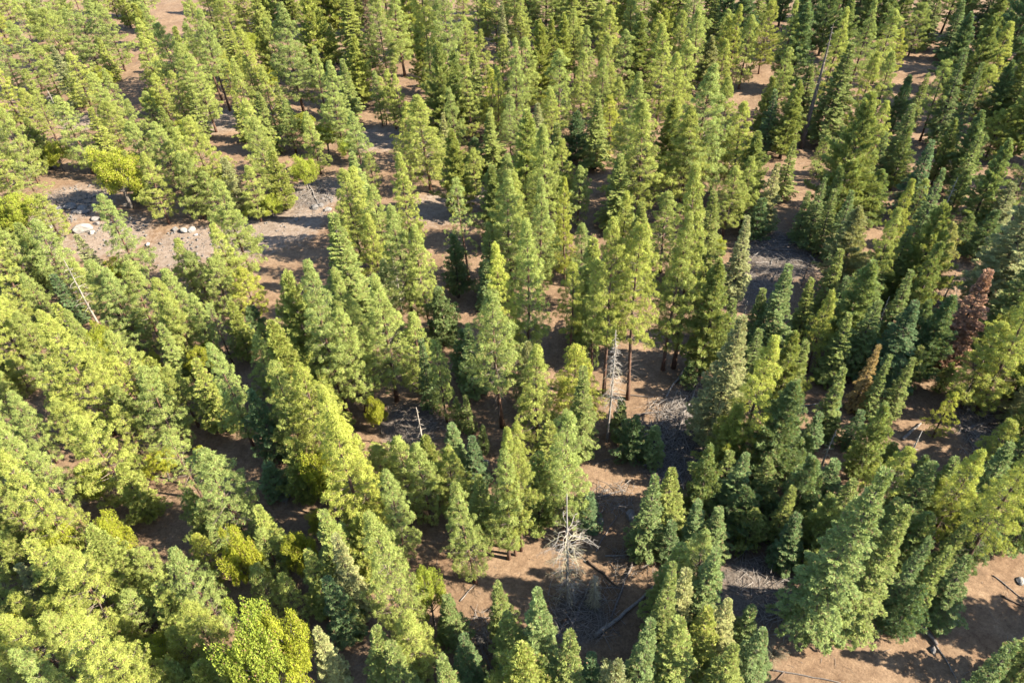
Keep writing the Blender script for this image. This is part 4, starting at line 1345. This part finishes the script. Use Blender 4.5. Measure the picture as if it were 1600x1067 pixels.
def tint(k, y=0):
    t = rnd.random(); j = rnd.uniform(.88, 1.12)
    f = 1.6
    if k in 'PTS': c = lerp((.156, .174, .038), (.126, .158, .048), t); w = 'yellow-green' if t < .4 else ('mid-green' if t < .75 else 'grey-green')
    elif k == 'Y': c = lerp((.172, .186, .032), (.154, .176, .040), t); w = 'bright yellow-green'
    elif k == 'V': c = lerp((.148, .166, .036), (.120, .150, .045), t); w = 'yellow-green' if t < .5 else 'light green'
    elif k == 'C': c = lerp((.122, .144, .038), (.080, .116, .046), t); w = 'olive-green' if t < .5 else 'deep green'
    elif k == 'G': c = lerp((.072, .105, .040), (.060, .095, .042), t); w = 'shade-darkened blue-green'  # same firs as C; the shade on their crowns is put into this darker tint
    elif k == 'L': c = lerp((.160, .165, .066), (.135, .150, .070), t); w = 'pale grey-green'
    elif k == 'R': c = (.20, .15, .06); w = 'rust-tinged'
    elif k == 'O': c = lerp((.160, .172, .018), (.128, .158, .024), t); w = 'yellowish lime-green' if t < .5 else 'lime-green'
    elif k == 'Q': c = (.070, .105, .020); w = 'dark green'
    elif k == 'B': f = 1.0; c = (.26, .150, .095) if y < 100 else (.20, .145, .095); w = 'rust-brown'
    else: c = (.3, .28, .24); w = 'grey'
    return tuple(v * j * f for v in c), w

def near_mark(x, y):
    d, n = min((math.hypot(x - a, y - b), m) for a, b, m in MARKS)
    rel = 'right beside' if d < 5 else ('close to' if d < 10 else ('a short way from' if d < 18 else ('in the stand around' if d < 30 else 'well away from')))
    return rel + ' ' + n

entries = []
for row in TREES.strip().split('\n'):
    q = row.split(); entries.append((q[0], float(q[1]), float(q[2]), float(q[3]), float(q[4]), len(q) > 5))

def place_tree(k, x, y, h, r, ring):
    if k in 'PY': v = best(V_PINE, h, r)
    elif k == 'T': v = best(V_TALL, h, r)
    elif k == 'S': v = best(V_SPARSE, h, r)
    elif k in 'CGLRV': v = best(V_FIR, h, r)
    elif k in 'OQ': v = rnd.choice(V_OAK)
    elif k == 'B': v = V_DEADFIR[0]
    else: v = rnd.choice(V_SNAG)
    name, cat = KIND[k]
    if cat == 'fir' and v.get('style') == 'cedar': name, cat = 'cedar_tree', 'cedar'
    root = bpy.data.objects.new(name, None); COLL.objects.link(root); root.empty_display_size = .5
    root.location = (x, y, float(ground_z(x, y))); s = r / v['R']
    root.scale = (s * rnd.uniform(.95, 1.05), s * rnd.uniform(.95, 1.05), h / v['H'])
    root.rotation_euler = (rnd.gauss(0, .012), rnd.gauss(0, .012), rnd.uniform(0, 6.283))
    col, word = tint(k, y)
    for part in ('trunk', 'branches', 'crown'):
        if v[part] is None: continue
        o = link(part, v[part], root)
        if part == 'crown': o.color = (*col, 1)
        if part == 'branches': o['kind'] = 'stuff'      # thin limbs seen only in glimpses between the foliage
    size = 'very small' if h < 4.5 else ('small' if h < 8 else ('mid-sized' if h < 13 else ('tall' if h < 19 else 'towering')))
    ratio = r / h
    shape = 'slender' if ratio < .15 else ('full' if ratio < .21 else 'broad')
    if k == 'T': lab = f'{size} {shape} {word} pine with bare lower trunk {near_mark(x, y)}'
    elif k == 'S': lab = f'{size} thin-crowned {word} pine with branches showing {near_mark(x, y)}'
    elif k in 'OQ': lab = f'{size} rounded {word} oak {near_mark(x, y)}'
    elif k == 'B': lab = f'{size} tan dead fir still holding its needles'  if y > 100 else f'{size} rust-brown dead fir still holding its needles'
    elif k == 'D': lab = f'{size} bare grey dead tree standing {near_mark(x, y)}'
    else: lab = f'{size} {shape} {word} {cat} {near_mark(x, y)}'
    prop(root, lab, cat, {'pine': 'pines of the forest', 'fir': 'firs of the forest', 'cedar': 'cedars of the forest', 'oak': 'oaks among the pines', 'dead tree': 'standing dead trees'}[cat])
    made.append((root, x, y))
    return root

made = []
dead = [e for e in entries if e[0] == 'D']
for e in entries:
    if e[0] != 'D': place_tree(*e)

# where two trees would read alike, say towards which landmark each stands
def towards(x, y):
    _, n0, ax, ay = min((math.hypot(x - a, y - b), m, a, b) for a, b, m in MARKS)
    c = [((x - ax) * (a - ax) + (y - ay) * (b - ay)) / (math.hypot(x - ax, y - ay) * math.hypot(a - ax, b - ay) + 1e-6) - .004 * math.hypot(a - ax, b - ay) for a, b, m in MARKS if m != n0]
    return [m for a, b, m in MARKS if m != n0][c.index(max(c))]
from collections import Counter
count = Counter(r['label'] for r, _, _ in made)
for r, x, y in made:
    lab = r['label'] + ', towards ' + towards(x, y)
    if count[r['label']] > 1 and len(lab.split()) <= 16: r['label'] = lab

# standing dead trees: bare trunk, every branch a part of its own
def dead_tree(x, y, H, R, seed, label, n_br=18, b0=.2, b1=.95, droop=.3, lich=.1, rad=.05, prof=None, bend=.006, twigs=6, br=.032, bark=None):
    rs = np.random.RandomState(seed)
    root = bpy.data.objects.new('dead_tree', None); COLL.objects.link(root); root.location = (x, y, float(ground_z(x, y)))
    P = trunk_path(H, rs, bend, 12); f = np.clip(P[:, 2] / H, 0, 1)
    link('trunk', make_mesh('trunk', *tube(P, rad * (1 - f) ** .8 + .03, 10), bark or M_SNAG, smooth=True), root)
    for k in range(n_br):
        t = b0 + (b1 - b0) * ((k + rs.rand()) / n_br); a = k * 2.39996 + rs.normal() * .4; u = (t - b0) / (b1 - b0)
        L = max(.25, R * rs.uniform(.6, 1.15) * (prof(u) if prof else (1.02 - u) ** .55 * (0.75 + .25 * min(1, u * 4))))
        me = make_mesh('branch', *snag_branch(L, rs, droop * rs.uniform(.6, 1.3) * (1.3 - .6 * u), twigs, br), M_LICHEN if (rs.rand() < lich) else M_SNAG)
        o = link('branch', me, root); o.location = at_path(P, t * H); o.rotation_euler = (0, 0, a)
    prop(root, label, 'dead tree', 'standing dead trees')
def is_at(e, p): return abs(e[1] - p[0]) < .6 and abs(e[2] - p[1]) < .6
for i, e in enumerate(dead):
    if is_at(e, SNAG_B):
        dead_tree(e[1], e[2], e[3], 2.5, 7, 'pale leafless snag with long drooping branches on shaded litter', 96, .06, .70, .50, .6, .13, lambda u: .72 + .5 * u ** 3, twigs=9, br=.03)
    elif is_at(e, SNAG_A):
        dead_tree(e[1], e[2], e[3], 1.9, 8, 'tall slim silver snag with short drooping twigs above sandy soil', 120, .34, .96, .8, .1, .12, br=.024)
    elif is_at(e, SNAG_C):
        dead_tree(e[1], e[2], e[3], .75, 9, 'short grey stump-like snag bristling with twigs', 120, .08, 1.0, .6, 1.0, .18, lambda u: 1.3 - .75 * u, twigs=9, br=.026)
    elif is_at(e, SNAG_T):
        dead_tree(e[1], e[2], e[3], 1.3, 10, 'long bare grey-brown trunk with short stub branches near its top', 26, .45, .98, .3, .05, .42, lambda u: .9 - .5 * u, bark=M_FBARK)
    else:
        dead_tree(e[1], e[2], e[3], max(.8, min(e[4] * 1.3, 2.6)), 20 + i, ('small' if e[3] < 6 else 'mid-sized' if e[3] < 10 else 'tall') + f' bare grey dead tree {near_mark(e[1], e[2])}', 24, .2, .95, .3, .2, .04 + .009 * e[3])

# ------------------------------------------------------------------ shrubs
def bare_shrub(R, seed):
    rs = np.random.RandomState(seed); b = Bag()
    for k in range(60):
        a = rs.uniform(0, 6.28); e = rs.uniform(.15, 1.45); V, T = snag_branch(R * rs.uniform(.6, 1.1), rs, .25, 6, .018)
        ce, se, c, s_ = math.cos(e), math.sin(e), math.cos(a), math.sin(a)
        V = V @ np.array([[ce, 0, -se], [0, 1, 0], [se, 0, ce]]).T @ np.array([[c, -s_, 0], [s_, c, 0], [0, 0, 1]]).T
        b.add(V + np.array([c * .1, s_ * .1, 0]), T)
    return b.out()
for i, (x, y, R, lab) in enumerate(SHRUBS):
    root = bpy.data.objects.new('dry_shrub', None); COLL.objects.link(root); root.location = (x, y, float(ground_z(x, y)))
    o = link('stems', make_mesh('stems', *bare_shrub(R, 600 + i), M_LICHEN if 'tan' in lab else M_SNAG), root); o['kind'] = 'stuff'
    prop(root, lab, 'shrub', 'dry shrubs')

# ------------------------------------------------------------------ fallen logs
def log_mesh(L, r, seed, nb, mat):
    rs = np.random.RandomState(seed); b = Bag()
    n = 9; s = np.linspace(0, 1, n); y = np.cumsum(rs.normal(size=n)) * .012 * L; z = np.zeros(n)
    P = np.stack([(s - .5) * L, y - y.mean(), z], 1)
    b.add(*tube(P, r * (1.1 - .55 * s) * (1 + rs.normal(size=n) * .05), 9))
    for k in range(nb):
        q = rs.uniform(.15, .97); p = np.array([(q - .5) * L, np.interp(q, s, P[:, 1]), 0])
        V, T = snag_branch(L * rs.uniform(.10, .26), rs, .15, 4, max(.018, r * .22))
        a = rs.choice([-1, 1]) * rs.uniform(.6, 1.4); c, si = math.cos(a), math.sin(a)
        e = rs.uniform(-.05, .6); ce, se = math.cos(e), math.sin(e)
        V = V @ np.array([[ce, 0, -se], [0, 1, 0], [se, 0, ce]]).T
        b.add(V @ np.array([[c, -si, 0], [si, c, 0], [0, 0, 1]]).T + p, T)
    return make_mesh('log', *b.out(), mat, smooth=False)
for i, (x0, y0, x1, y1, r, tone, nb, lab) in enumerate(LOGS):
    L = math.hypot(x1 - x0, y1 - y0)
    o = link('fallen_log', log_mesh(L, r, 300 + i, nb, M_LOG[tone]))
    za, zb = float(ground_z(x0, y0)), float(ground_z(x1, y1))
    o.location = ((x0 + x1) / 2, (y0 + y1) / 2, max((za + zb) / 2, float(ground_z((x0 + x1) / 2, (y0 + y1) / 2))) + r * .7)
    o.rotation_euler = (0, -math.atan2(zb - za, L), math.atan2(y1 - y0, x1 - x0))
    prop(o, lab, 'log', 'logs lying on the forest floor')

# ------------------------------------------------------------------ rocks
def rock_mesh(seed, mat):
    import bmesh
    rs = np.random.RandomState(seed); bm = bmesh.new(); bmesh.ops.create_icosphere(bm, subdivisions=2, radius=1)
    cuts = [(unit(rs.normal(size=3)), rs.uniform(.55, .85)) for _ in range(9)]
    for v in bm.verts:
        p = np.array(v.co)
        for nrm, d in cuts:
            k = p @ nrm - d
            if k > 0: p = p - nrm * k
        v.co = p * (1 + rs.normal() * .035)
    me = bpy.data.meshes.new('rock'); bm.to_mesh(me); bm.free(); me.materials.append(mat); return me
for i, (x, y, s, w) in enumerate(ROCKS):
    pale = ('white' in w) or ('pale' in w)
    o = link('rock', rock_mesh(500 + i, M_ROCK if pale else M_ROCKD)); rs = np.random.RandomState(i)
    o.scale = (s * rs.uniform(.9, 1.25), s * rs.uniform(.7, 1.0), s * rs.uniform(.5, .75)); o.rotation_euler = (0, 0, rs.uniform(0, 6.28))
    o.location = (x, y, float(ground_z(x, y)) + s * .25)
    prop(o, f'{w} rock lying {near_mark(x, y)}', 'rock', 'rocks on the forest floor')

# ------------------------------------------------------------------ branch litter nobody could count
def sticks(pts, lens, seed, lift=.35, rad=(.012, .035)):
    rs = np.random.RandomState(seed); b = Bag()
    for (x, y), L in zip(pts, lens):
        a = rs.uniform(0, 6.28); e = rs.normal() * .10; r = rs.uniform(*rad) * (0.6 + .25 * L)
        d = np.array([math.cos(a) * math.cos(e), math.sin(a) * math.cos(e), math.sin(e)])
        c = np.array([x, y, float(ground_z(x, y)) + r + abs(math.sin(e)) * L * .5 + rs.uniform(0, lift) ** 2])
        side = np.array([-math.sin(a), math.cos(a), 0]) * rs.normal() * .06 * L
        b.add(*tube([c - d * L / 2, c + side, c + d * L / 2], [r, r * .85, r * .4], 4))
    return b.out()
for i, (ax, ay, bx, by, cx, cy, dx, dy, n, mx, lab) in enumerate(PILES):
    n = int(n * 1.7); rs = np.random.RandomState(700 + i); u = rs.rand(n) * 1.16 - .08; v = rs.rand(n) * 1.2 - .1
    X = (1 - u) * (1 - v) * ax + u * (1 - v) * bx + u * v * cx + (1 - u) * v * dx
    Y = (1 - u) * (1 - v) * ay + u * (1 - v) * by + u * v * cy + (1 - u) * v * dy
    L = mx * rs.uniform(.15, 1, n) ** 1.5
    o = link('fallen_branches', make_mesh('fallen_branches', *sticks(np.stack([X, Y], 1), L, 800 + i, .8), M_LOG[0]))
    prop(o, 'tangle of dead grey branches ' + lab, 'branches', kind='stuff')
# rubble between the rocks of the clearing
import bmesh
rs = np.random.RandomState(890); rb = Bag()
for k in range(1500):
    cx_, cy_, rr_ = PALE[[0, 0, 0, 1, 2, 3, 5][k % 7]]
    a, d = rs.uniform(0, 6.28), rr_ * .9 * rs.rand() ** .6; x, y = cx_ + math.cos(a) * d, cy_ + math.sin(a) * d
    s = .05 + .28 * rs.rand() ** 4
    V = rs.normal(size=(6, 3)) * .25 + np.array([[1, 0, 0], [-1, 0, 0], [0, 1, 0], [0, -1, 0], [0, 0, .7], [0, 0, -.7]])
    T = np.array([[0, 2, 4], [2, 1, 4], [1, 3, 4], [3, 0, 4], [2, 0, 5], [1, 2, 5], [3, 1, 5], [0, 3, 5]])
    rb.add(V * s + np.array([x, y, float(ground_z(x, y)) + s * .25]), T)
o = link('rubble', make_mesh('rubble', *rb.out(), M_ROCKD)); prop(o, 'loose grey stones strewn over the dirt clearing', 'rubble', kind='stuff')
rs = np.random.RandomState(900)
NT = 9500
tx = rs.uniform(-110, 130, NT); ty = 8 + 222 * rs.rand(NT) ** 1.5
o = link('twig_litter', make_mesh('twig_litter', *sticks(np.stack([tx, ty], 1), (.25 + 1.5 * rs.rand(NT) ** 3), 901, .1, (.012, .03)), M_LOG[1]))
prop(o, 'scattered twigs and sticks over the forest floor', 'twigs', kind='stuff')
